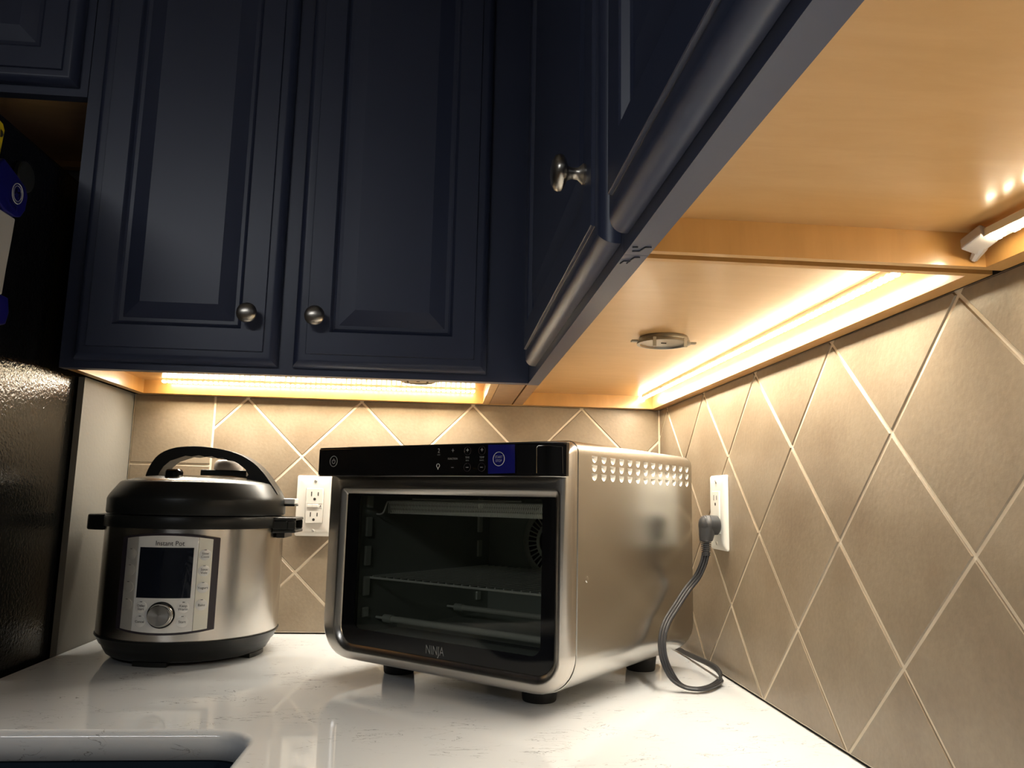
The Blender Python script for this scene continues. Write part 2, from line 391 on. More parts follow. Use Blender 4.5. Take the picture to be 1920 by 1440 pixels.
# ------------------------------------------------------------------ upper cabinets
ZC = 0.446; ZR = 0.4715; ZTOP = 1.36
DOOR_PROF = [(0, 0)] + [(0.012 * (1 - math.cos(PI / 2 * k / 14)), 0.003 + 0.0135 * math.sin(PI / 2 * k / 14)) for k in range(15)] + [(0.0203, 0.0165), (0.0207, 0.0168), (0.0210, 0.0194), (0.0216, 0.0200),
             (0.056, 0.020), (0.0575, 0.0185), (0.0605, 0.013), (0.0635, 0.0115), (0.069, 0.0112), (0.0925, 0.0172), (0.0940, 0.0176)]
def make_door(w, h, parent, fn):
    """raised-panel door: nested rectangles. fn(u, v, t): u along width, v up, t out of the frame"""
    rings = []
    for e, t in DOOR_PROF:
        rings.append([fn(e, e, t), fn(w - e, e, t), fn(w - e, h - e, t), fn(e, h - e, t)])
    return MB().rings(rings).build('door', M_navy, parent, True, sharp=11)
KNOB = [(0.0085, 0), (0.0088, 0.002), (0.0075, 0.0035), (0.0052, 0.006), (0.0048, 0.011), (0.0062, 0.015), (0.0120, 0.0172), (0.0150, 0.0195), (0.0157, 0.0225), (0.0145, 0.0255), (0.0105, 0.0280), (0.005, 0.0292), (0.001, 0.0295)]
def make_knob(parent, fn3):
    rr = []
    for r, h in KNOB: rr.append([fn3(r * math.cos(2 * PI * k / 28), r * math.sin(2 * PI * k / 28), h) for k in range(28)])
    return MB().rings(rr).build('knob', M_nickel, parent, True)

# left cabinet (on the back wall)
YF = -0.309
ulc = empty('upper_cabinet', (-0.667, -0.155, ZC), label='navy two-door wall cabinet above the pressure cooker, facing the room', cat='cabinet')
def U(parent_o, name, x0, x1, y0, y1, z0, z1, m, bev=0):
    l = parent_o.location; return box(name, x0 - l.x, x1 - l.x, y0 - l.y, y1 - l.y, z0 - l.z, z1 - l.z, m, parent_o, bev)
U(ulc, 'side_panel', -1.026, -1.011, YF + 0.019, -0.0008, ZC, ZTOP, M_birch_x)
U(ulc, 'side_panel', -0.362, -0.349, YF + 0.019, -0.0008, ZC, ZTOP, M_birch_x)
U(ulc, 'bottom_panel', -1.011, -0.362, YF + 0.019, -0.0008, ZR, ZR + 0.012, M_birch)
U(ulc, 'hanging_rail', -1.011, -0.362, -0.019, -0.0008, ZC, ZR, M_birch_x)
U(ulc, 'back_panel', -1.011, -0.362, -0.010, -0.0008, ZR + 0.012, ZTOP, M_birch)
U(ulc, 'top_panel', -1.026, -0.349, YF + 0.019, -0.0008, ZTOP - 0.015, ZTOP, M_birch)
def frame_piece(po, x0, x1, y0, y1, z0, z1, nm='face_frame'): return U(po, nm, x0, x1, y0, y1, z0, z1, M_navy)
mbf = MB(); l = ulc.location
for (x0, x1, z0, z1) in ((-1.030, -0.992, ZC, ZTOP), (-0.712, -0.664, ZC + 0.038, ZTOP - 0.04), (-0.384, -0.3025, ZC, ZTOP), (-0.992, -0.384, ZC, ZC + 0.038), (-0.992, -0.384, ZTOP - 0.04, ZTOP)):
    mbf.box(x0 - l.x, x1 - l.x, YF - l.y, YF + 0.019 - l.y, z0 - l.z, z1 - l.z)
mbf.build('face_frame', M_navy, ulc)
ZD = 0.4575; HD = ZTOP - 0.012 - ZD
def back_door(po, x0, x1, kx, z0=ZD, h=HD, yf=YF):
    l = po.location; d = make_door(x1 - x0, h, po, lambda u, v, t: (x0 + u - l.x, yf - 0.0003 - t - l.y, z0 + v - l.z))
    if kx is not None: make_knob(d, lambda a, b, t: (kx + a - l.x, yf - 0.0203 - t - l.y, 0.5345 + b - l.z))
    return d
back_door(ulc, -1.0065, -0.7000, -0.7435)
back_door(ulc, -0.6765, -0.3715, -0.6410)

# cabinet over the fridge
uf = empty('upper_cabinet', (-1.50, -0.155, 0.891), label='navy cabinet high above the refrigerator with a brown wooden underside', cat='cabinet')
U(uf, 'side_panel', -1.047, -1.032, YF + 0.019, -0.0008, 0.891, ZTOP, M_birch_x); U(uf, 'side_panel', -1.965, -1.95, YF + 0.019, -0.0008, 0.891, ZTOP, M_birch_x)
U(uf, 'bottom_panel', -1.95, -1.047, YF + 0.019, -0.0008, 0.903, 0.915, M_birch)
U(uf, 'hanging_rail', -1.95, -1.047, -0.019, -0.0008, 0.891, 0.903, M_birch_x)
U(uf, 'top_panel', -1.965, -1.032, YF + 0.019, -0.0008, ZTOP - 0.015, ZTOP, M_birch)
mbf = MB(); l = uf.location
for (x0, x1, z0, z1) in ((-1.078, -1.0315, 0.891, ZTOP), (-1.965, -1.925, 0.891, ZTOP), (-1.925, -1.078, 0.891, 0.93), (-1.925, -1.078, ZTOP - 0.04, ZTOP)):
    mbf.box(x0 - l.x, x1 - l.x, YF - l.y, YF + 0.019 - l.y, z0 - l.z, z1 - l.z)
mbf.build('face_frame', M_navy, uf)
back_door(uf, -1.495, -1.045, None, 0.905, ZTOP - 0.012 - 0.905); back_door(uf, -1.95, -1.505, None, 0.905, ZTOP - 0.012 - 0.905)

# right run: corner cabinet (A) and near cabinet (B)
XF = -0.302
ua = empty('upper_cabinet', (-0.15, -0.6, ZC), label='navy corner wall cabinet above the toaster oven, single door with knob', cat='cabinet')
U(ua, 'bottom_panel', XF + 0.019, -0.0008, -0.971, -0.001, ZR, ZR + 0.012, M_birch)
U(ua, 'hanging_rail', -0.019, -0.0008, -0.971, -0.019, ZC, ZR, M_birch_x)
U(ua, 'back_rail', -0.348, -0.0008, -0.019, -0.0008, ZC, ZR, M_birch_x)
U(ua, 'corner_block', -0.348, -0.305, YF + 0.020, -0.0195, ZC, ZC + 0.012, M_rawedge)
U(ua, 'side_panel', XF + 0.019, -0.0008, -0.978, -0.971, ZC, ZTOP, M_birch_x)
U(ua, 'top_panel', XF + 0.019, -0.0008, -0.971, -0.001, ZTOP - 0.015, ZTOP, M_birch)
mbf = MB(); l = ua.location
for (y0, y1, z0, z1) in ((-0.430, YF + 0.0195, ZC, ZTOP), (-0.9828, -0.945, ZC, ZTOP), (-0.945, -0.430, ZC, ZC + 0.038), (-0.945, -0.430, ZTOP - 0.04, ZTOP)):
    mbf.box(XF - l.x, XF + 0.019 - l.x, y0 - l.y, y1 - l.y, z0 - l.z, z1 - l.z)
mbf.build('face_frame', M_navy, ua)
U(ua, 'frame_end', XF, XF + 0.019, YF + 0.0195, -0.0195, ZC, ZC + 0.010, M_rawedge)
def right_door(po, y0, y1, ky):     # y0 < y1
    l = po.location; d = make_door(y1 - y0, HD, po, lambda u, v, t: (XF - 0.0003 - t - l.x, y1 - u - l.y, ZD + v - l.z))
    if ky is not None: make_knob(d, lambda a, b, t: (XF - 0.0203 - t - l.x, ky + a - l.y, 0.5345 + b - l.z))
    return d
U(ua, 'gap_shade_strip', XF + 0.0195, -0.004, -0.9826, -0.9783, ZC + 0.013, ZC + 0.020, M_gap_shade)  # dark strip standing in for shade in the panel gap
right_door(ua, -0.975, -0.405, -0.925)
ub = empty('upper_cabinet', (-0.15, -1.5, ZC), label='navy wall cabinet nearest the camera with its wooden underside at top right', cat='cabinet')
YB1 = -0.9885; YB0 = -2.0
U(ub, 'bottom_panel', XF + 0.019, -0.0008, YB0, -0.9955, ZR + 0.0015, ZR + 0.0135, M_birch)
U(ub, 'hanging_rail', -0.019, -0.0008, YB0 + 0.015, -0.9955, ZC, ZR + 0.0015, M_birch_x)
U(ub, 'side_panel', XF + 0.019, -0.0008, -0.9955, YB1, ZC, ZTOP, M_birch_x)
U(ub, 'side_panel', XF + 0.019, -0.0008, YB0, YB0 + 0.015, ZC, ZR, M_birch_x)
U(ub, 'gap_shade_strip', XF + 0.0195, -0.004, YB1 + 0.0003, -0.9832, ZC + 0.013, ZC + 0.020, M_gap_shade)  # other half of the painted gap shade
U(ub, 'top_panel', XF + 0.019, -0.0008, YB0, -0.9955, ZTOP - 0.015, ZTOP, M_birch)
mbf = MB(); l = ub.location
for (y0, y1, z0, z1) in ((-1.025, -0.9832, ZC, ZTOP), (YB0, YB0 + 0.04, ZC, ZTOP), (YB0 + 0.04, -1.025, ZC, ZC + 0.038), (YB0 + 0.04, -1.025, ZTOP - 0.04, ZTOP)):
    mbf.box(XF - l.x, XF + 0.019 - l.x, y0 - l.y, y1 - l.y, z0 - l.z, z1 - l.z)
mbf.build('face_frame', M_navy, ub)
right_door(ub, -1.49, -0.998, None); right_door(ub, -1.985, -1.495, None)
# filler marks across the joint of the two face frames
pm = MB(); l = ub.location
def zig(pts, wd=0.0012):
    for i in range(len(pts) - 1):
        a = Vector((pts[i][0], pts[i][1], ZC - 0.0003)) - l; b = Vector((pts[i + 1][0], pts[i + 1][1], ZC - 0.0003)) - l
        pm.tube([a, b], wd * 0.5, 6)
zig([(-0.300, -1.002), (-0.296, -1.003)]); zig([(-0.298, -0.993), (-0.2925, -0.994), (-0.2905, -1.003), (-0.286, -1.004)])
pm.build('filler_marks', M_putty, ub)
pm = MB(); l = ua.location
zig([(-0.294, -0.972), (-0.2925, -0.9785), (-0.2885, -0.9795)]); zig([(-0.3, -0.962), (-0.2985, -0.9685), (-0.294, -0.969), (-0.295, -0.963)])
pm.build('filler_marks', M_putty, ua)

# ------------------------------------------------------------------ LED strips
def led_strip(label, p0, p1, n, towards, up=(0, 0, -1), power=STRIP_POWER, loc=None, cool=None, width=0.0046, dep=0.0070, side=0.0):
    p0, p1 = Vector(p0), Vector(p1); mid = (p0 + p1) / 2; o = empty('led_light_strip', mid, label=label, cat='light strip', group=None)
    d = (p1 - p0); ln = d.length; d.normalize(); dn = Vector(up).normalized(); sd = d.cross(dn).normalized()
    def P(a, b, c): return d * a + sd * b + dn * c
    def bx(a0, a1, b0, b1, c0, c1, name, mt, par=o):
        v = [P(a, b, c) for a in (a0, a1) for b in (b0, b1) for c in (c0, c1)]
        return mesh_obj(name, v, [(0, 1, 3, 2), (4, 6, 7, 5), (0, 4, 5, 1), (2, 3, 7, 6), (0, 2, 6, 4), (1, 5, 7, 3)], mt, par)
    bx(-ln / 2, ln / 2, -width / 2, width / 2, 0.0, dep, 'tape', M_tape)
    base = None
    for i in range(n):
        a = -ln / 2 + ln * (i + 0.5) / n
        if base is None:
            base = bx(-0.0028, 0.0028, -0.0030, 0.0030, dep - 0.001, dep + 0.0020, 'led', M_led); c = base
        else:
            c = base.copy(); C.objects.link(c)
        c.location = d * a
    ld = bpy.data.lights.new('strip_light', 'AREA'); ld.shape = 'RECTANGLE'; ld.size = ln; ld.size_y = 0.004; ld.energy = power; ld.color = STRIP_COL; ld.spread = math.radians(140)
    lo = bpy.data.objects.new('strip_light', ld); C.objects.link(lo); lo.parent = o
    zax = -Vector(towards).normalized(); xax = (d - zax * d.dot(zax)).normalized(); yax = zax.cross(xax)
    mm = Matrix((xax, yax, zax)).transposed().to_4x4(); mm.translation = dn * (dep + 0.0028) + sd * side; lo.matrix_local = mm
    return o
led_strip('warm LED strip under the two-door cabinet behind the pressure cooker', (-0.970, -0.0440, ZR - 0.0002), (-0.378, -0.0460, ZR - 0.0002), 62, (0, -0.32, -1), dep=0.0056, power=STRIP_POWER * 0.88)
led_strip('warm LED strip along the right wall under the corner cabinet', (-0.043, -0.035, ZR - 0.0002), (-0.041, -0.915, ZR - 0.0002), 92, (-0.30, 0, -1), power=STRIP_POWER * 0.88)
ecp = box('added_end_glow', -0.005, 0.005, 0.452, 0.464, -0.0105, -0.0020, M_end_glow, bpy.data.objects['led_light_strip.001'])  # added glowing box, gives a bright dot and its reflection
s3 = led_strip('tilted LED strip hanging under the near cabinet at upper right', (-0.034, -1.021, ZR - 0.006), (-0.034, -1.75, ZR - 0.004), 40, (-0.2, 0, -1), power=STRIP_POWER * 0.75, up=(-0.25, 0, -1), width=0.010)
cn = MB().box(-0.008, 0.008, 0, 0.020, -0.009, 0.001).build('connector', M_clearpl, s3, False, 0.0015)
cn.location = Vector((-0.034, -1.021, ZR - 0.004)) - s3.location; cn.rotation_euler = (math.radians(-18), 0.25, 0.1)
cl = MB().tube([(0, 0, 0), (0.002, 0.010, -0.006), (0.004, 0.022, -0.012)], [0.004, 0.005, 0.003], 8).build('lead', M_clearpl, s3, True); cl.location = cn.location + Vector((0, 0.002, -0.004))

# ------------------------------------------------------------------ puck light mounting rings
def mount_ring(loc, label, rz=0.0):
    o = empty('mounting_ring', loc, rz, label, 'light mount', 'puck light mounts')
    MB().lathe([(0.0275, 0), (0.0285, -0.002), (0.0285, -0.0035), (0.030, -0.0042), (0.0305, -0.006), (0.027, -0.0062), (0.0262, -0.0045), (0.004, -0.0045)], 40).build('plate', M_alu, o, True)
    for s in (-1, 1): MB().box(s * 0.0300 - (0.008 if s < 0 else 0), s * 0.0300 + (0.008 if s > 0 else 0), -0.003, 0.003, -0.0048, -0.0030).build('ear', M_alu, o, False, 0.0008)
    for s in (-1, 1): MB().box(s * 0.0175 - 0.0018, s * 0.0175 + 0.0018, -0.0260, -0.0245, -0.0115, -0.0035).build('clip', M_alu, o)
    MB().box(-0.003, 0.003, -0.0008, 0.0008, -0.0052, -0.0044).build('slot', M_slot, o)
    return o
mr1 = mount_ring((-0.1555, -0.578, ZR - 0.0003), 'round metal mounting ring under the corner cabinet, above the toaster oven', 0.0)
mount_ring((-0.4856, -0.1480, ZR - 0.0003), 'round metal mounting ring under the two-door cabinet, mostly hidden by its frame', 0.0)

mr1.scale = (1.13, 1.13, 1.5)

# ------------------------------------------------------------------ outlets
def outlet(loc, rz, label, gfci, m_pl):
    o = empty('wall_outlet', loc, rz, label, 'outlet')      # local: x width, -y out of the wall, z up
    pr = [(0, 0), (0.0, 0.0025), (0.0012, 0.0042), (0.0065, 0.0062), (0.0085, 0.0066)]
    rings = [[(x, -t, z) for x, z in rrect(-0.035 + e, 0.035 - e, -0.0575 + e, 0.0575 - e, 0.0035, 3)] for e, t in pr]
    # plate with decora opening: front ring of the opening
    rings.append([(x, -0.0066, z) for x, z in rrect(-0.0172, 0.0172, -0.0338, 0.0338, 0.002, 3)])
    rings.append([(x, -0.0040, z) for x, z in rrect(-0.0172, 0.0172, -0.0338, 0.0338, 0.002, 3)])
    MB().rings(rings).build('cover_plate', m_pl, o, True)
    f = [[(x, -t, z) for x, z in rrect(-0.0165 + e, 0.0165 - e, -0.0332 + e, 0.0332 - e, 0.002, 3)] for e, t in ((0, 0.0041), (0, 0.0078), (0.0006, 0.0084))]
    MB().rings(f).build('receptacle', m_pl, o, True)
    for s in (1, -1):
        zc = 0.0195 * s
        for (x, h) in ((-0.0063, 0.0042), (0.0063, 0.0034)):
            MB().box(x - 0.0009, x + 0.0009, -0.0086, -0.0082, zc + 0.003 - h, zc + 0.003 + h).build('slot', M_slot, o)
        MB().lathe([(0.0026, -0.0082), (0.0026, -0.0086)], 14, (0, 0, zc - 0.0068), 'y').build('ground_hole', M_slot, o)
    if gfci:
        MB().box(-0.0130, -0.0045, -0.0096, -0.0083, -0.0028, 0.0028).build('button', m_pl, o, False, 0.0006)
        MB().box(-0.0040, 0.0075, -0.0096, -0.0083, -0.0028, 0.0028).build('button', m_pl, o, False, 0.0006)
        MB().box(0.0108, 0.0126, -0.0088, -0.0083, -0.0014, 0.0010).build('indicator', M_slot, o)
        MB().box(-0.0145, 0.0145, -0.0086, -0.0083, -0.0046, -0.0040).add([], []).build('seam', M_screw, o)
        MB().box(-0.0145, 0.0145, -0.0086, -0.0083, 0.0040, 0.0046).build('seam', M_screw, o)
    for s in (1, -1):
        sc = MB().lathe([(0.0034, -0.0060), (0.0032, -0.0072), (0.0015, -0.0078)], 16, (0, 0, 0.0475 * s), 'y').build('screw', M_screw, o, True)
        q = MB().box(-0.0028, 0.0028, -0.0080, -0.0077, -0.0004, 0.0004).build('screw_slot', M_slot, sc); q.location = (0, 0, 0.0475 * s); q.rotation_euler = (0, 0.9, 0)
    return o
outlet((-0.6795, -0.0002, 0.2395), 0, 'white double outlet with test buttons on the back wall between the appliances', True, M_plate)
outlet((-0.0002, -0.3465, 0.2465), -PI / 2, 'white outlet on the right tiled wall with a black plug in it', False, M_plate2)

# ------------------------------------------------------------------ pressure cooker
PC = (-0.8425, -0.178, 0.0005)
pot = empty('pressure_cooker', PC, 0, 'round stainless electric pressure cooker with black lid and arched handle', 'pressure cooker')
base = MB().lathe([(0.100, 0.006), (0.1175, 0.006), (0.1225, 0.009), (0.1280, 0.018), (0.1305, 0.0235), (0.1335, 0.0255), (0.1375, 0.034), (0.1405, 0.0375), (0.1405, 0.0395), (0.138, 0.0395)], 72).build('base', M_blackplastic, pot, True)
for k in range(4):
    a = math.radians(-100 + 90 * k); n = 10; rr = []
    for (r0, z) in ((0.096, 0), (0.096, 0.0075)):
        pass
    aa = [a + math.radians(-13 + 26 * i / n) for i in range(n + 1)]
    poly = [(0.1195 * math.cos(t), 0.1195 * math.sin(t)) for t in aa] + [(0.098 * math.cos(t), 0.098 * math.sin(t)) for t in reversed(aa)]
    MB().prism(poly, lambda x, y, h: (x, y, h), 0.0, 0.0065).build('foot', M_blackplastic, pot)
MB().lathe([(0.1388, 0.0392), (0.1390, 0.040), (0.1390, 0.2075), (0.1375, 0.209)], 128, cap0=False, cap1=False).build('steel_shell', M_potsteel, pot, True)
MB().lathe([(0.1385, 0.204), (0.1408, 0.204), (0.1412, 0.2055), (0.1412, 0.2185), (0.1395, 0.2225), (0.134, 0.2225)], 96).build('rim', M_blackplastic, pot, True)
for s in (-1, 1):
    hy = 0.046
    def hx(x): return s * x
    pts = [(0.132, -hy), (0.150, -hy * 0.93), (0.1625, -hy * 0.80), (0.1665, -hy * 0.62), (0.1665, hy * 0.62), (0.1625, hy * 0.80), (0.150, hy * 0.93), (0.132, hy)]
    if s < 0:
        MB().prism(pts, lambda x, y, h: (hx(x), y, h), 0.1965, 0.2215).build('side_handle', M_blackplastic, pot, False, 0.003, 3)
    else:
        h_ = MB()
        h_.prism([(0.132, -hy), (0.1675, -hy * 0.75), (0.1675, hy * 0.75), (0.132, hy)], lambda x, y, h: (x, y, h), 0.2165, 0.2215)
        h_.prism([(0.132, -hy), (0.1675, -hy * 0.75), (0.1675, hy * 0.75), (0.132, hy)], lambda x, y, h: (x, y, h), 0.1965, 0.2015)
        h_.prism([(0.132, -hy), (0.155, -hy * 0.88), (0.155, hy * 0.88), (0.132, hy)], lambda x, y, h: (x, y, h), 0.2017, 0.2163)
        for sy in (-1, 1): h_.prism([(0.1552, sy * 0.030), (0.1670, sy * 0.029), (0.1670, sy * 0.0345), (0.1552, sy * 0.040)], lambda x, y, h: (x, y, h), 0.2017, 0.2163)
        h_.build('side_handle', M_blackplastic, pot, False, 0.0018, 2)
        MB().prism([(0.137, -0.036), (0.150, -0.033), (0.150, 0.033), (0.137, 0.036)], lambda x, y, h: (x, y, h), 0.188, 0.1965).build('handle_bracket', M_blackplastic, pot, False, 0.001)
# lid
lid = MB().lathe([(0.134, 0.2245), (0.1385, 0.2245), (0.1400, 0.227), (0.1400, 0.2475), (0.1388, 0.251), (0.1370, 0.2545), (0.1235, 0.2735), (0.1205, 0.2758), (0.1175, 0.2765)], 96, cap1=False).build('lid', M_blackplastic, pot, True)
MB().lathe([(0.1175, 0.2764), (0.1165, 0.2772), (0.100, 0.2815), (0.078, 0.2855), (0.060, 0.2870), (0.001, 0.2880)], 96, cap0=False).build('lid_top', M_lidtop, lid, True)
ring = MB()
for k in range(9): ring.lathe([(0.020 + 0.004 * k, 0.2873 - 0.00012 * k), (0.0212 + 0.004 * k, 0.2885 - 0.00012 * k), (0.0224 + 0.004 * k, 0.2873 - 0.00012 * k)], 48, (0.03, 0.01, 0), cap0=False, cap1=False)
ring.build('lid_grooves', M_lidtop, lid, True)
outer_c = [(-0.090, 0.279), (-0.0885, 0.290), (-0.082, 0.306), (-0.072, 0.320), (-0.056, 0.3295), (-0.036, 0.3345), (-0.004, 0.336), (0.034, 0.3315), (0.063, 0.3225), (0.084, 0.3105), (0.101, 0.2945), (0.114, 0.278), (0.1265, 0.260), (0.1255, 0.257)]
inner_c = [(0.100, 0.270), (0.079, 0.280), (0.0735, 0.2855), (0.0765, 0.2905), (0.071, 0.2995), (0.059, 0.3085), (0.049, 0.3135), (0.041, 0.3135), (0.033, 0.3175), (0.024, 0.3165), (0.015, 0.3200), (0.004, 0.3185), (-0.006, 0.3210), (-0.018, 0.3185), (-0.028, 0.3195), (-0.040, 0.3150), (-0.052, 0.3105), (-0.062, 0.3010), (-0.068, 0.290), (-0.070, 0.279)]
outer_c = [(a + 0.006, b) for a, b in outer_c]; inner_c = [(a + 0.006, b) for a, b in inner_c]
oc = [tuple(v) for v in smooth_path([(a, b, 0) for a, b in outer_c], 3)]; oc = [(v[0], v[1]) for v in oc]
arch_poly = oc + inner_c
hw = 0.024
rings = []
for y, e in ((-hw, 0.0), (hw, 0.0)): rings.append([(a, y, b) for a, b in arch_poly])
MB().rings(rings).build('lid_handle', M_blackplastic, lid, False, 0.0028, 3)
MB().box(-0.0320, -0.008, -0.088, -0.066, 0.280, 0.2955).build('release_button', M_blackgloss, lid, False, 0.005, 3)
MB().box(-0.012, 0.066, 0.030, 0.070, 0.2878, 0.2990).build('vent_tray', M_blackplastic, lid, False, 0.0015)
MB().lathe([(0.0235, 0.299), (0.0245, 0.301), (0.0245, 0.309), (0.022, 0.3145), (0.018, 0.317), (0.004, 0.3175)], 32, (0.030, 0.050, 0)).build('steam_weight', M_clearpl, lid, True)
MB().box(0.135, 0.1575, 0.000, 0.034, 0.2395, 0.2428).build('lid_fin', M_blackplastic, lid, False, 0.001)
MB().box(0.1360, 0.1575, 0.001, 0.033, 0.2429, 0.2525).build('lid_fin_sheen', M_whitepl, lid, False, 0.002)  # white slab standing in for the reflection on the black fin
# control panel, wrapped on the shell
PA = math.radians(-89.5); RS = 0.1393
def W(dphi, z, t): a = PA + dphi; return ((RS + t) * math.cos(a), (RS + t) * math.sin(a), z)
def deg(x): return math.radians(x)
def patch(name, a0, a1, fz0, fz1, t0, t1, m, par, n=16, nv=6, edge=0.0012):
    """curved slab between angles, with bottom/top edges fz0(a), fz1(a)"""
    rings = []
    def loop(e, t):
        pts = []
        ea = e / RS
        for i in range(n + 1): a = a0 + ea + (a1 - a0 - 2 * ea) * i / n; pts.append(W(a, fz0(a) + e, t))
        for i in range(1, nv): a = a1 - ea; z = fz0(a) + e + (fz1(a) - fz0(a) - 2 * e) * i / nv; pts.append(W(a, z, t))
        for i in range(n + 1): a = a1 - ea - (a1 - a0 - 2 * ea) * i / n; pts.append(W(a, fz1(a) - e, t))
        for i in range(1, nv): a = a0 + ea; z = fz1(a) - e - (fz1(a) - fz0(a) - 2 * e) * i / nv; pts.append(W(a, z, t))
        return pts
    mb = MB(); mb.rings([loop(0, t0), loop(0, t1 - edge * 0.5), loop(edge, t1)], True, False, False)
    # front as grid strips
    pv = None
    vs = []; fs = []; base_i = len(mb.v)
    for i in range(n + 1):
        a = a0 + edge / RS + (a1 - a0 - 2 * edge / RS) * i / n
        vs.append(W(a, fz0(a) + edge, t1)); vs.append(W(a, fz1(a) - edge, t1))
    for i in range(n): fs.append((2 * i, 2 * i + 2, 2 * i + 3, 2 * i + 1))
    mb.add(vs, fs)
    return mb.build(name, m, par, True)
ZP0, ZP1 = 0.0535, 0.1945
def top(a): return ZP1 - 0.045 * (a * a) * 0.55
def bot(a): return ZP0 + 0.045 * (a * a) * 0.55
panel = patch('control_panel', deg(-30), deg(30), lambda a: bot(a) - 0.0035, lambda a: top(a) + 0.0035, 0.0, 0.0042, M_bezel, pot, 24)
patch('panel_face', deg(-25.7), deg(-17.7), bot, top, 0.0042, 0.0052, M_dimstrip, panel, 6, 4, 0.0006)
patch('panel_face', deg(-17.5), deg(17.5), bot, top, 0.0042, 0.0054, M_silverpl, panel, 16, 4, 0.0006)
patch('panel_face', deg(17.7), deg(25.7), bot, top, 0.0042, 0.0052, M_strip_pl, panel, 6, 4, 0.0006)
cst = lambda z: (lambda a: z)
patch('display_screen', deg(-16.0), deg(15.2), cst(0.1035), cst(0.1770), 0.0054, 0.0060, M_screen, panel, 16, 4, 0.0004)
def wtext(body, size, a, z, m=M_ink, t=0.0057, par=None, nm='lettering', xs=1.0):
    return text_mesh(nm, body, size, m, par or panel, lambda x, y, zz: W(deg(a) + x / RS, z + y, t + abs(zz)), 0.0001, xs=xs)
wtext('Instant Pot', 0.0100, 1.5, 0.1830, xs=0.92)
def wbutton(a, z, txts, dark=False, r=0.0082):
    mb = MB(); rr = []
    for rad, t in ((r, 0.0050), (r, 0.0061), (r - 0.0008, 0.0064)): rr.append([W(deg(a) + rad * math.cos(2 * PI * k / 24) / RS, z + rad * math.sin(2 * PI * k / 24), t) for k in range(24)])
    b = mb.rings(rr).build('button', M_silverpl if not dark else M_dimstrip, panel, True)
    for i, tx in enumerate(txts):
        zz = z + (len(txts) - 1) * 0.0024 - i * 0.0048 - 0.0005
        wtext(tx, 0.0050, a, zz, t=0.0065, par=b)
    MB().tube([W(deg(a) - 0.0016 / RS, z + r + 0.0012 - (0.002), 0.0067), W(deg(a) + 0.0016 / RS, z + r + 0.0012 - 0.002, 0.0067)], 0.0004, 6).build('indicator', M_ink, b)
for z, tx in ((0.1665, ['Slow', 'Cook']), (0.1430, ['Sous', 'Vide']), (0.1185, ['Yogurt']), (0.0935, ['Bake'])): wbutton(21.6, z, tx)
for z in (0.1665, 0.1430, 0.1185, 0.0935): wbutton(-21.8, z, [], True)
wbutton(-12.2, 0.0905, ['Delay', 'Start']); wbutton(-12.2, 0.0700, ['Cancel']); wbutton(11.8, 0.0905, ['Keep', 'Warm']); wbutton(11.8, 0.0700, ['Start'])
rr = []
def Wd(r, ang, t): return W(deg(-0.3) + r * math.cos(ang) / RS, 0.0795 + r * math.sin(ang), t)
mb = MB().rings([[Wd(r, 2 * PI * k / 40, t) for k in range(40)] for r, t in ((0.0172, 0.0052), (0.0172, 0.0085), (0.0158, 0.0100), (0.0152, 0.0150), (0.0144, 0.0158))])
dial = mb.build('dial', M_chrome, panel, True)
M_spun = mat('spun_dial', (0.60, 0.58, 0.55), 0.2, 1.0, aniso=0.85)
tgn = N(M_spun, 'ShaderNodeTangent', direction_type='RADIAL', axis='Y'); L(M_spun, tgn.outputs[0], BS(M_spun).inputs['Tangent'])
a_c = PA + deg(-0.3)
df = MB().lathe([(0.0002, -0.0003), (0.0144, 0.0)], 48, (0, 0, 0), 'y', False, False).build('dial_face', M_spun, dial, False)
df.location = W(deg(-0.3), 0.0795, 0.0160); df.rotation_euler = (0, 0, a_c + PI / 2)
bz = MB().rings([[Wd(r, 2 * PI * k / 40, t) for k in range(40)] for r, t in ((0.0192, 0.0050), (0.0192, 0.0066), (0.0174, 0.0070))]).build('dial_ring', M_blackplastic, panel, True)

# ------------------------------------------------------------------ toaster oven
TH = 0.87766954; OF = Vector((-0.26931, -0.58508, 0.0)); OW = 0.4277; HWD = OW / 2; DC = 0.19
Dv = Vector((math.cos(TH), math.sin(TH), 0)); Wv = Vector((-math.sin(TH), math.cos(TH), 0))
org = OF + Wv * HWD + Dv * DC
oven = empty('toaster_oven', (org.x, org.y, 0.0), TH - PI / 2, 'large stainless digital toaster oven with a dark glass door, turned towards the left', 'oven')
def V(w, d, z): return (HWD - w, d - DC, z)
def wz(poly, d): return [V(w, d, z) for w, z in poly]
OZ0, OZ1 = 0.0245, 0.3350
def oprof(e=0.0):
    """body cross-section in (w, z) starting on the right side going up; extra verts on right side for the vent band"""
    r_t, r_b = 0.016, 0.048; pts = []
    x0, x1, z0, z1 = 0 + e, OW - e, OZ0 + e, OZ1 - e
    n = 8
    pts += [(x0, 0.100), (x0, 0.2840), (x0, 0.3178)]
    r = max(r_t - e, 0.003)
    for k in range(n + 1): a = PI - PI / 2 * k / n; pts.append((x0 + r + r * math.cos(a), z1 - r + r * math.sin(a)))
    for k in range(n + 1): a = PI / 2 - PI / 2 * k / n; pts.append((x1 - r + r * math.cos(a), z1 - r + r * math.sin(a)))
    r = max(r_b - e, 0.003)
    for k in range(n + 1): a = 0 - PI / 2 * k / n; pts.append((x1 - r + r * math.cos(a), z0 + r + r * math.sin(a)))
    for k in range(n + 1): a = -PI / 2 - PI / 2 * k / n; pts.append((x0 + r + r * math.cos(a), z0 + r + r * math.sin(a)))
    return pts
P0 = oprof()
n0 = len(P0)
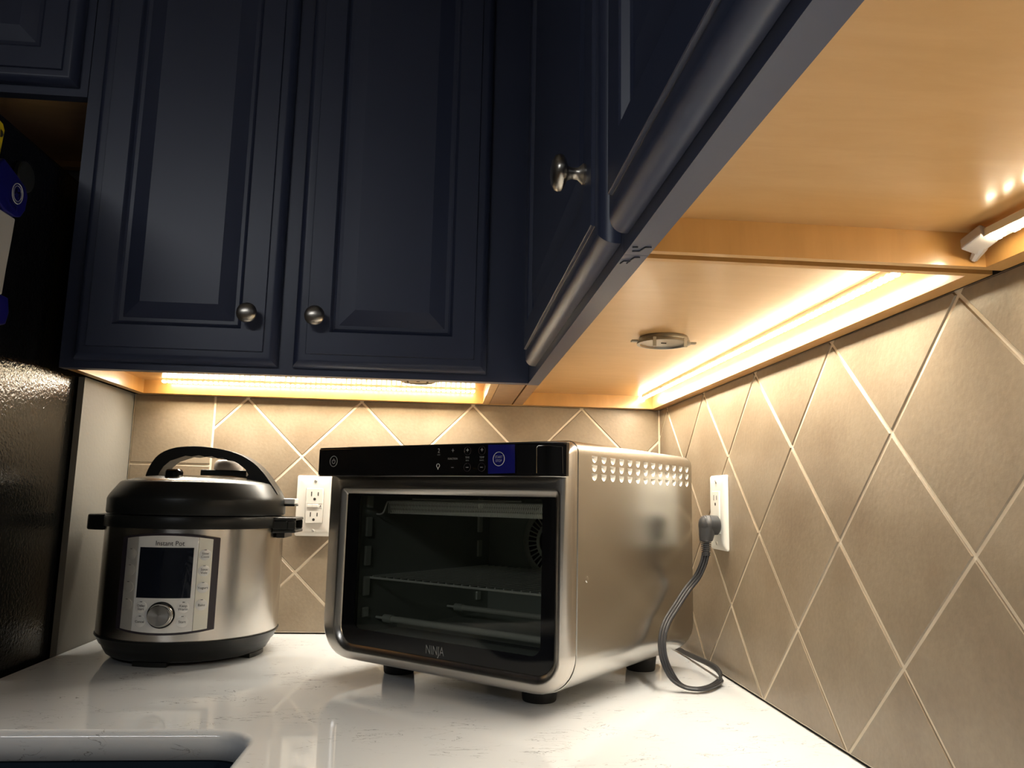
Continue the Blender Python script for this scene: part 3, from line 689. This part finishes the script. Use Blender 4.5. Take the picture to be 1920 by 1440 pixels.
ds = [(0.0050, 0.0012), (0.0058, 0.0), (0.034, 0.0), (0.366, 0.0), (0.374, 0.0), (0.381, 0.0028), (0.3855, 0.009)]
bm = bmesh.new(); prev = None; 
for d, e in ds:
    cur = [bm.verts.new(V(w, d, z)) for w, z in oprof(e)]
    if prev:
        for j in range(n0):
            if abs(d - 0.366) < 1e-6 and j == 1: hole_q = (prev[1], prev[2], cur[2], cur[1]); continue
            f = bm.faces.new((prev[j], prev[(j + 1) % n0], cur[(j + 1) % n0], cur[j])); f.smooth = True
    prev = cur
bm.faces.new(prev)
# vented band with D-shaped openings
es = [bm.edges.get((hole_q[i], hole_q[(i + 1) % 4])) for i in range(4)]
VENT = []
def dshape(dc, zc, s=1.12):
    out = [(dc - 0.0066 * s, zc + 0.0034 * s), (dc + 0.0066 * s, zc + 0.0034 * s)]
    for k in range(1, 8): a = -PI * k / 8; out.append((dc + 0.0066 * s * math.cos(a), zc + 0.0034 * s + 0.0078 * s * math.sin(a)))
    return out
for r in range(3):
    for c in range(13):
        dc = 0.0465 + 0.0256 * c; zc = 0.3135 - 0.0114 * r; VENT.append((dc, zc))
        vv = [bm.verts.new(V(0, d, z)) for d, z in dshape(dc, zc)]
        es += [bm.edges.new((vv[i], vv[(i + 1) % len(vv)])) for i in range(len(vv))]
bmesh.ops.triangle_fill(bm, edges=es, use_beauty=True)
bmesh.ops.recalc_face_normals(bm, faces=bm.faces)
me = bpy.data.meshes.new('body'); bm.to_mesh(me); bm.free(); me.materials.append(M_steel); me.set_sharp_from_angle(angle=math.radians(40))
body = link_obj('body', me, oven)
# louvre scoops: floor slopes from deep at the flat top edge to flush at the round bottom
D0 = dshape(0, 0)
vs = [(0, d, z) for d, z in D0]; 
def scoop_depth(z): return 0.0085 * (z + 0.0044) / 0.0078
vs2 = [(-max(0.0, scoop_depth(z)) - 0.00005, d * 0.985, z) for d, z in D0]
sv = [V(0, DC, 0)[0] * 0 + 0 for _ in D0]
n = len(D0); mbv = MB(); mbv.add(vs + vs2, [tuple(range(n, 2 * n))] + [(i, (i + 1) % n, n + (i + 1) % n, n + i) for i in range(n)])
M_scoop_lit = mat('lit_louvre_steel', (0.86, 0.84, 0.80), 0.45, 0.15)  # paler than the body steel, light caught by the scoops is in the colour
proto = mbv.build('vent_louvre', M_scoop_lit, body)
first = True
for dc, zc in VENT:
    o = proto if first else proto.copy()
    if not first: C.objects.link(o)
    first = False
    o.location = V(0, dc, zc)
MB().lathe([(0.0042, 0), (0.0034, 0.0006), (0.0022, 0.0002), (0.0005, 0.0009)], 10, (HWD, 0.0290 - DC, 0.163), 'x').build('dent', M_chrome, body, True)
# feet
for (wf, df_) in ((0.088, 0.060), (0.340, 0.063), (0.067, 0.322), (0.340, 0.322)):
    MB().lathe([(0.016, 0.0), (0.0215, 0.0), (0.0225, 0.002), (0.0235, 0.012), (0.0245, 0.020), (0.0245, 0.0305)], 32, V(wf, df_, 0.0)).build('foot', M_rubber, oven, True)
# door frame
FO = 0.0; 
def fpoly(e): return rrect(0.0 + e, OW + 0.0006 - e, OZ0 + e * 0.9, 0.3335 - e, [0.014, 0.014, max(0.052 - e, 0.01), max(0.052 - e, 0.01)], 8)
def opoly(e): return rrect(0.0105 + e, 0.4000 - e, 0.0370 + e, 0.2745 - e, [max(0.009 - e, 0.002)] * 2 + [max(0.036 - e, 0.006)] * 2, 8)
# rrect order is x1y1,x0y1,x0y0,x1y0 : both lists share the vertex count
rings = [wz(fpoly(0.001), 0.0035), wz(fpoly(0.0), 0.0025), wz(fpoly(0.0), -0.004), wz(fpoly(0.0015), -0.0095), wz(fpoly(0.0045), -0.0145), wz(fpoly(0.0095), -0.0175)]
rings += [wz(opoly(-0.0005), -0.0180), wz(opoly(0.001), -0.0185), wz(opoly(0.004), -0.0178), wz(opoly(0.0105), -0.0135), wz(opoly(0.0115), -0.0115), wz(opoly(0.0115), -0.008)]
door = MB().rings(rings, True, False, False).build('oven_door', M_steel_f, oven, True)
# glass pane with printed black border
g_out = rrect(0.0225, 0.388, 0.0595, 0.2625, [0.004, 0.004, 0.026, 0.026], 8)
g_in = rrect(0.0415, 0.3640, 0.0700, 0.2625 - 0.002, [0.004, 0.004, 0.014, 0.014], 8)
g_out = rrect(0.0215, 0.3890, 0.0480, 0.2635, [0.004, 0.004, 0.026, 0.026], 8)
MB().rings([wz(g_out, -0.0105), wz(g_out, -0.0120), wz(g_in, -0.0120), wz(g_in, -0.0105)], True, False, False).build('glass_border', M_blackgloss, door)
MB().add(wz(g_in, -0.0119), [tuple(range(len(g_in)))]).build('glass_pane', M_glass, door)
logo = text_mesh('lettering', 'NINJA', 0.0165, M_greyink, door, lambda x, y, z: V(0.2085 - x, -0.0123 - abs(z), 0.0572 + y), 0.0001, xs=0.72)
# left hinge strip seen in the border
# handle bar with control panel
BZ0, BZ1 = 0.2895, 0.3300
def barpath():
    p = [(0.4330, -0.0335)]; p += [(0.40, -0.034), (0.30, -0.0345), (0.20, -0.0345), (0.10, -0.0340), (0.050, -0.0330), (0.036, -0.0318), (0.022, -0.0285), (0.010, -0.0235), (0.0035, -0.0185)]
    return p
bp_ = barpath(); rings = []
for i, (w_, d_) in enumerate(bp_):
    rings.append([V(w_, d_ + 0.0015, BZ0), V(w_, d_, BZ0 + 0.0015), V(w_, d_, BZ1 - 0.002), V(w_, d_ + 0.002, BZ1), V(w_, -0.012 if i else -0.014, BZ1 + 0.001), V(w_, -0.012, BZ0 + 0.0)])
bar = MB().rings(rings).build('handle_bar', M_blackgloss, door, True)
MB().rings([[V(w_, d_ + 0.0015, BZ1 + 0.0001), V(w_, d_ + 0.0015, BZ1 + 0.0012), V(w_, -0.012, BZ1 + 0.0022), V(w_, -0.012, BZ1 + 0.0011)] for w_, d_ in bp_]).build('handle_top_trim', M_steel_f, bar, True)
MB().tube([V(w_, d_ + 0.0004, BZ0 - 0.0008) for w_, d_ in bp_], 0.0008, 8).build('handle_lower_trim', M_chrome, bar, True)
MB().tube([V(0.0380, -0.0325, BZ0 + 0.003), V(0.0385, -0.0327, BZ1 - 0.006), V(0.036, -0.0324, BZ1 - 0.0035), V(0.022, -0.0291, BZ1 - 0.0035), V(0.0075, -0.0222, BZ1 - 0.005), V(0.0065, -0.0215, BZ0 + 0.003)], 0.0004, 6).build('handle_end_glint', M_chrome, bar, True)  # thin bright line drawn in place of the edge reflection
def ptext(body_, size, w_, z_, m=M_whiteink, d_=-0.0348, xs=0.9): return text_mesh('lettering', body_, size, m, bar, lambda x, y, z: V(w_ - x, d_ - abs(z), z_ + y), 0.00005, xs=xs)
def circ(w_, z_, r, m=M_whiteink, th=0.00035, d_=-0.0348, nm='button_ring'):
    return MB().tube([V(w_ + r * math.cos(2 * PI * k / 28), d_, z_ + r * math.sin(2 * PI * k / 28)) for k in range(29)], th, 6, False).build(nm, m, bar)
def icon(pts, m=M_whiteink, th=0.00035, nm='icon', d_=-0.0348): return MB().tube([V(a, d_, b) for a, b in pts], th, 6).build(nm, m, bar)
circ(0.4000, 0.3105, 0.0078, M_greyink, d_=-0.0342)
icon([(0.4000 + 0.0032 * math.sin(a), 0.3102 + 0.0032 * math.cos(a)) for a in [0.7 + 4.9 * k / 16 for k in range(17)]], M_greyink, nm='power_icon', d_=-0.0342); icon([(0.4, 0.3108), (0.4, 0.3145)], M_greyink, nm='power_icon', d_=-0.0342)
ptext('2', 0.0085, 0.1945, 0.3225); ptext('SLICE', 0.0022, 0.1945, 0.3172, M_greyink)
circ(0.1950, 0.3025, 0.0026, nm='lamp_icon'); icon([(0.1950, 0.2998), (0.1950, 0.2975)], th=0.0006, nm='lamp_icon')
for w_, tx, tz in ((0.1700, 'FUNCTION', 0.3115), (0.1452, 'TIME', 0.3128), (0.1215, 'TEMP', 0.3128)):
    ptext('+', 0.0095, w_, 0.3222); ptext('–', 0.0095, w_, 0.3005); ptext(tx, 0.0036, w_, tz, M_whiteink if tx == 'FUNCTION' else M_greyink)
    if tx == 'TIME': ptext('SLICE', 0.0024, w_, 0.3090, M_greyink)
    if tx == 'TEMP': ptext('SHADE', 0.0024, w_, 0.3090, M_greyink)
for w_ in (0.1452, 0.1215):
    for z_ in (0.3218, 0.3003): circ(w_, z_, 0.0055, M_bezel)
fl = [V(0.1105, -0.0348, 0.2915), V(0.0690, -0.0345, 0.2925), V(0.0700, -0.0345, 0.3285), V(0.1115, -0.0348, 0.3290)]
fl2 = [(a, b - 0.0004, c) for a, b, c in fl]
MB().rings([fl, fl2]).build('protective_film', M_bluefilm, bar)
circ(0.0940, 0.3105, 0.0088, d_=-0.0353); ptext('START', 0.0046, 0.0940, 0.3128, d_=-0.0353); ptext('STOP', 0.0046, 0.0940, 0.3080, d_=-0.0353)
# cavity
def cb_(name, w0, w1, d0, d1, z0, z1, m=M_darksteel, par=oven, bev=0):
    a = V(w0, d0, z0); b = V(w1, d1, z1); return box(name, min(a[0], b[0]), max(a[0], b[0]), min(a[1], b[1]), max(a[1], b[1]), z0, z1, m, par, bev)
cav = cb_('cavity_wall', 0.3760, 0.3780, 0.0065, 0.334, 0.058, 0.276)
for a in ((0.050, 0.052, 0.0065, 0.334, 0.058, 0.276), (0.052, 0.376, 0.332, 0.334, 0.058, 0.276), (0.052, 0.376, 0.0065, 0.332, 0.0560, 0.058), (0.052, 0.376, 0.0065, 0.332, 0.276, 0.278)): cb_('cavity_wall', *a)
cb_('front_flange', 0.3785, 0.415, 0.0062, 0.0085, 0.045, 0.290); cb_('front_flange', 0.012, 0.0495, 0.0062, 0.0085, 0.045, 0.290)
for dz_ in (0.020, 0.300):
    for z_ in (0.2570, 0.2140, 0.1710, 0.1265): cb_('wall_rib', 0.3715, 0.3762, dz_ - 0.006, dz_ + 0.006, z_ - 0.0145, z_ + 0.0145, M_rib, oven, 0.0015)
    cb_('wall_rib', 0.3715, 0.3762, dz_ - 0.006, dz_ + 0.006, 0.081, 0.096, M_rib, oven, 0.0015)
# fan cover on the back wall
fw, fz = 0.232, 0.188
fan = MB().lathe([(0.066, 0), (0.0655, -0.004), (0.062, -0.006), (0.054, -0.006)], 48, V(fw, 0.3318, fz), 'y', True, False).build('fan_cover', M_rib, oven, True)
MB().lathe([(0.054, -0.0040), (0.0005, -0.0045)], 40, V(fw, 0.3318, fz), 'y', False, False).build('fan_recess', M_slot, fan)
c0 = V(fw, 0.3318, fz)
sl = MB()
for k in range(36):
    a = 2 * PI * k / 36; ca, sa = math.cos(a), math.sin(a)
    sl.tube([(c0[0] + 0.036 * ca, c0[1] - 0.0062, c0[2] + 0.036 * sa), (c0[0] + 0.0545 * ca, c0[1] - 0.0062, c0[2] + 0.0545 * sa)], 0.0013, 5)
sl.lathe([(0.036, -0.0050), (0.036, -0.0068), (0.030, -0.0068), (0.030, -0.0050)], 36, c0, 'y', False, False)
sl.build('fan_grille', M_rib, fan)
# rack
rk = MB(); zr = 0.1385
rk.tube([V(0.3745, 0.026, zr), V(0.365, 0.026, zr), V(0.060, 0.026, zr), V(0.054, 0.026, zr)], 0.0017, 8)
rk.tube([V(0.372, 0.318, zr), V(0.056, 0.318, zr)], 0.0017, 8)
for w_ in (0.373, 0.055): rk.tube([V(w_, 0.026, zr), V(w_, 0.318, zr)], 0.0017, 8)
rack = rk.build('wire_rack', M_wire, oven, True)
first = None
for k in range(22):
    w_ = 0.0685 + 0.0142 * k
    if first is None: first = MB().tube([(0, 0.026 - DC, zr + 0.0026), (0, 0.318 - DC, zr + 0.0026)], 0.0010, 6).build('wire', M_wire, rack, True); o = first
    else: o = first.copy(); C.objects.link(o)
    o.location = (HWD - w_, 0, 0)
# mesh basket at the top level
bk = MB()
rim = [V(0.3735, 0.035, 0.2330), V(0.366, 0.035, 0.2330), V(0.359, 0.035, 0.2365), V(0.353, 0.035, 0.2500), V(0.346, 0.035, 0.2530), V(0.30, 0.035, 0.2540), V(0.075, 0.035, 0.2540), V(0.066, 0.035, 0.250), V(0.060, 0.035, 0.236), V(0.0535, 0.035, 0.2330)]
bk.tube(smooth_path(rim, 4), 0.0013, 8)
bk.tube([V(0.300, 0.034, 0.2570), V(0.105, 0.034, 0.2570)], 0.0011, 6)
basket = bk.build('crisping_basket', M_wire, oven, True)
ms = MB(); nw = 0
w_ = 0.070
def tri_strand(a, b, r=0.00035): ms.tube([a, b], r, 3, False)
while w_ < 0.350:
    tri_strand(V(w_, 0.035, 0.2540), V(w_ - 0.0045, 0.040, 0.2350)); tri_strand(V(w_, 0.035, 0.2540), V(w_ + 0.0045, 0.040, 0.2350)); w_ += 0.0030
k = 0
while k < 60: 
    d_ = 0.040 + 0.0044 * k; tri_strand(V(0.350, d_, 0.2350), V(0.070, d_, 0.2350), 0.0004); k += 1
k = 0
while k < 62: w2 = 0.070 + 0.0046 * k; tri_strand(V(w2, 0.040, 0.2350), V(w2, 0.30, 0.2350), 0.0004); k += 1
me_ = ms.build('basket_mesh', M_wire, basket); me_['kind'] = 'stuff'
# heating elements
for (w0, w1, d_, z_) in ((0.345, 0.070, 0.045, 0.0785), (0.345, 0.070, 0.215, 0.0785), (0.345, 0.070, 0.10, 0.270), (0.345, 0.070, 0.22, 0.270)):
    e = MB().tube([V(w0, d_, z_), V(w1, d_, z_)], 0.0048, 12).build('heating_element', M_element, oven, True)
    MB().tube([V(w0 + 0.012, d_, z_), V(w0 - 0.004, d_, z_)], 0.0062, 12).build('end_cap', M_rib, e, True)
    MB().tube([V(0.3745, d_, z_), V(w0 + 0.012, d_, z_)], 0.002, 8).build('terminal', M_wire, e, True)
cb_('element_guard', 0.345, 0.070, 0.060, 0.064, 0.066, 0.080, M_rib)
# power cord (world coordinates turned into the oven's)
Minv = (Matrix.Translation(oven.location) @ Matrix.Rotation(TH - PI / 2, 4, 'Z')).inverted()
def OL(p): return Minv @ Vector(p)
cpts = [(-0.034, -0.3735, 0.186), (-0.0370, -0.3700, 0.170), (-0.0440, -0.3610, 0.149), (-0.0600, -0.3620, 0.130), (-0.0845, -0.3860, 0.108), (-0.1060, -0.4100, 0.089), (-0.1165, -0.4240, 0.069), (-0.1185, -0.4340, 0.049), (-0.1130, -0.4400, 0.030), (-0.1030, -0.4420, 0.0155), (-0.0900, -0.4440, 0.0075), (-0.0745, -0.4480, 0.0060), (-0.0600, -0.4420, 0.0060), (-0.0440, -0.4260, 0.0060), (-0.026, -0.4020, 0.0070), (-0.0145, -0.3720, 0.0105), (-0.0115, -0.3400, 0.0130), (-0.0115, -0.3000, 0.0120), (-0.0115, -0.2500, 0.0090), (-0.012, -0.1900, 0.0062), (-0.018, -0.1300, 0.0060), (-0.060, -0.0900, 0.0060), (-0.120, -0.0850, 0.0120), (-0.150, -0.1000, 0.0600)]
path = smooth_path([Vector(p) for p in cpts], 8)
cd = MB(); offs = []
for i, p in enumerate(path):
    t = (path[min(i + 1, len(path) - 1)] - path[max(i - 1, 0)]).normalized()
    view = Vector((-0.25, -1.0, 0.25)).normalized(); s_ = t.cross(view)
    if s_.length < 0.2: s_ = Vector((0, 0, 1))
    s_.normalize()
    if p.z < 0.03: 
        k_ = max(0, min(1, (0.03 - p.z) / 0.024)); h_ = t.cross(Vector((0, 0, 1))); 
        if h_.dot(s_) < 0: h_ = -h_
        if p.x > -0.025: h_ = Vector((0, 0, 1)) if h_.z >= 0 else h_
        s_ = (s_ * (1 - k_) + h_ * k_).normalized()
    offs.append(s_)
for q in range(3):
    o_ = (q - 1) * 0.0036
    cd.tube([OL(p + offs[i] * o_ * (0.6 if p.x > -0.02 else 1)) for i, p in enumerate(path)], 0.0023, 8)
cord = cd.build('power_cord', M_cord, oven, True)
# plug: right-angle head on the outlet's lower socket
def pring(c, rx, rz, n=20): return [(c[0], c[1] + rx * math.cos(2 * PI * k / n), c[2] + rz * math.sin(2 * PI * k / n)) for k in range(n)]
PY, PZ = -0.3600, 0.2270
prof = [(-0.0088, 0.0120, 0.0120), (-0.011, 0.0140, 0.0145), (-0.0235, 0.0148, 0.0155), (-0.0240, 0.0142, 0.0149), (-0.0252, 0.0142, 0.0149), (-0.0257, 0.0148, 0.0155), (-0.0300, 0.0144, 0.0150), (-0.0305, 0.0138, 0.0144), (-0.0317, 0.0136, 0.0142), (-0.0322, 0.0138, 0.0146), (-0.0355, 0.0120, 0.0128), (-0.0380, 0.0085, 0.009), (-0.0392, 0.0040, 0.0045)]
pl = MB().rings([[OL(v) for v in pring((x, PY, PZ), ry, rz_)] for x, ry, rz_ in prof]).build('plug', M_plug, cord, True)
MB().rings([[OL((cx + rx * math.cos(2 * PI * k / 16), cy + ry * math.sin(2 * PI * k / 16), z)) for k in range(16)] for z, cx, cy, rx, ry in ((0.224, -0.027, -0.361, 0.0125, 0.0135), (0.212, -0.0285, -0.362, 0.0115, 0.0125), (0.204, -0.030, -0.3635, 0.0100, 0.0105), (0.2025, -0.030, -0.364, 0.0085, 0.009))]).build('plug_neck', M_plug, cord, True)
sr = MB()
for k in range(7):
    z = 0.2010 - 0.0030 * k; f = k / 6
    c_ = Vector((-0.0305 - 0.0030 * f, -0.3645 - 0.008 * f, z)); r_ = 0.0082 - 0.0018 * f
    sr.rings([[OL((c_.x + r_ * math.cos(2 * PI * j / 14), c_.y + r_ * math.sin(2 * PI * j / 14), c_.z + dz)) for j in range(14)] for dz in (0.0007, -0.0007)])
sr.tube([OL((-0.030, -0.364, 0.2035)), OL((-0.0335, -0.3730, 0.181))], 0.0050, 10)
sr.build('strain_relief', M_plug, cord)

# ------------------------------------------------------------------ refrigerator and magnets
fx = -1.0475
frg = empty('refrigerator', (fx - 0.44, -0.45, FZ), 0, 'black refrigerator with textured side panel at the far left', 'refrigerator')
def fb_(name, x0, x1, y0, y1, z0, z1, m=M_fridge, bev=0.004): l = frg.location; return box(name, x0 - l.x, x1 - l.x, y0 - l.y, y1 - l.y, z0 - l.z, z1 - l.z, m, frg, bev)
fb_('body', fx - 0.88, fx, -0.76, -0.045, FZ + 0.02, 0.7634, M_fridge, 0.006)
fb_('door', fx - 0.88, fx - 0.443, -0.83, -0.765, FZ + 0.08, 0.7534, M_blackgloss, 0.008); fb_('door', fx - 0.437, fx, -0.83, -0.765, FZ + 0.08, 0.7534, M_blackgloss, 0.008)
for xh in (fx - 0.48, fx - 0.40): fb_('handle', xh - 0.012, xh + 0.012, -0.885, -0.86, -0.4, 0.55, M_blackplastic, 0.006)
for xh in (fx - 0.48, fx - 0.40):
    for zh in (-0.38, 0.53): fb_('handle_post', xh - 0.008, xh + 0.008, -0.86, -0.83, zh - 0.01, zh + 0.01, M_blackplastic, 0)
fb_('base_grille', fx - 0.87, fx - 0.01, -0.79, -0.74, FZ, FZ + 0.07, M_blackplastic, 0)
def side_plate(poly, t0, t1, name, m, par, l, bev=0.001):   # poly in (y, z), thickness out of the fridge side (+x)
    return MB().prism(poly, lambda a, b, h: (fx + h - l[0], a - l[1], b - l[2]), t0, t1).build(name, m, par, False, bev)
ml = (fx, -0.465, 0.60)
mg = empty('fridge_magnet', ml, 0, 'blue and white magnetic tool with round emblem hanging on the refrigerator side', 'magnet')
side_plate([(-0.4975, 0.700), (-0.470, 0.6925), (-0.4390, 0.6830), (-0.4315, 0.6720), (-0.4340, 0.6500), (-0.4430, 0.6370), (-0.4560, 0.6325), (-0.482, 0.6320), (-0.505, 0.640), (-0.508, 0.690)], 0.0004, 0.0100, 'head', M_blue, mg, ml, 0.002)
side_plate([(-0.492, 0.6318), (-0.4500, 0.6318), (-0.4525, 0.600), (-0.4570, 0.560), (-0.4600, 0.520), (-0.4900, 0.520), (-0.496, 0.58)], 0.0004, 0.0070, 'handle', M_whitepl, mg, ml, 0.002)
side_plate([(-0.4960, 0.5195), (-0.4480, 0.5195), (-0.4420, 0.500), (-0.4470, 0.482), (-0.470, 0.474), (-0.4960, 0.482)], 0.0004, 0.0090, 'tip', M_blue, mg, ml, 0.002)
ec = (-0.4585, 0.6655); ang = -0.30
def Em(x, y, z): c_, s_ = math.cos(ang), math.sin(ang); return (0.0101 + abs(z), ec[0] + (x * c_ - y * s_) - ml[1], ec[1] + (x * s_ + y * c_) - ml[2])
text_mesh('emblem_letter', 'M', 0.0175, M_whiteink, mg, Em, 0.0001, xs=0.95)
for r_, th in ((0.0130, 0.0006), (0.0098, 0.0004)):
    MB().tube([Em(r_ * math.cos(2 * PI * k / 32), r_ * math.sin(2 * PI * k / 32) * 1.12, 0.0002) for k in range(33)], th, 6, False).build('emblem_ring', M_whiteink, mg)
text_mesh('lettering', 'MAGNETIC', 0.0040, M_whiteink, mg, lambda x, y, z: Em(x, y - 0.0175, z), 0.0001); text_mesh('lettering', 'PRODUCTS', 0.0040, M_whiteink, mg, lambda x, y, z: Em(x, y - 0.0215, z), 0.0001)
l2 = (fx, -0.51, 0.71)
yn = empty('note_card', l2, 0, 'yellow card with a black mark stuck on the refrigerator side', 'card')
side_plate([(-0.540, 0.700), (-0.4950, 0.7040), (-0.4910, 0.7420), (-0.4960, 0.7490), (-0.540, 0.7560)], 0.0003, 0.0016, 'card', M_yellow, yn, l2, 0)
side_plate([(-0.4990, 0.7290), (-0.4950, 0.7310), (-0.4930, 0.7350), (-0.4955, 0.7390), (-0.5000, 0.7400)], 0.0017, 0.0021, 'printed_mark', M_ink, yn, l2, 0)
l3 = (fx + 0.0002, -0.434, 0.700)
dm = MB().lathe([(0.022, 0), (0.022, 0.005), (0.020, 0.007), (0.004, 0.0075)], 28, (0, 0, 0), 'x').build('dark_magnet', M_darkmag, None, True); dm.location = l3
tag(dm, 'dark round magnet on the refrigerator side, above the blue magnet', 'magnet')

# ------------------------------------------------------------------ added lamp, out of view, for room fill and reflected lines
cl_ = empty('added_ceiling_light', (-1.7, -2.9, CZ - 0.01), 0, 'added ceiling light with three tubes, unseen behind the camera, for fill and reflected lines', 'ceiling light')
MB().box(-0.62, 0.62, -0.2, 0.2, -0.05, 0.008).build('housing', M_ceiling, cl_, False, 0.004)
for k in range(3): MB().tube([(-0.58, -0.13 + 0.13 * k, -0.068), (0.58, -0.13 + 0.13 * k, -0.068)], 0.015, 12).build('tube', M_fill_tube, cl_, True)
ld = bpy.data.lights.new('added_fill_light', 'AREA'); ld.shape = 'RECTANGLE'; ld.size = 1.2; ld.size_y = 0.36; ld.energy = ROOM_POWER; ld.color = (0.94, 0.97, 1.0)  # fill light of the added lamp
lo = bpy.data.objects.new('added_fill_light', ld); C.objects.link(lo); lo.parent = cl_; lo.location = (0, 0, -0.09)
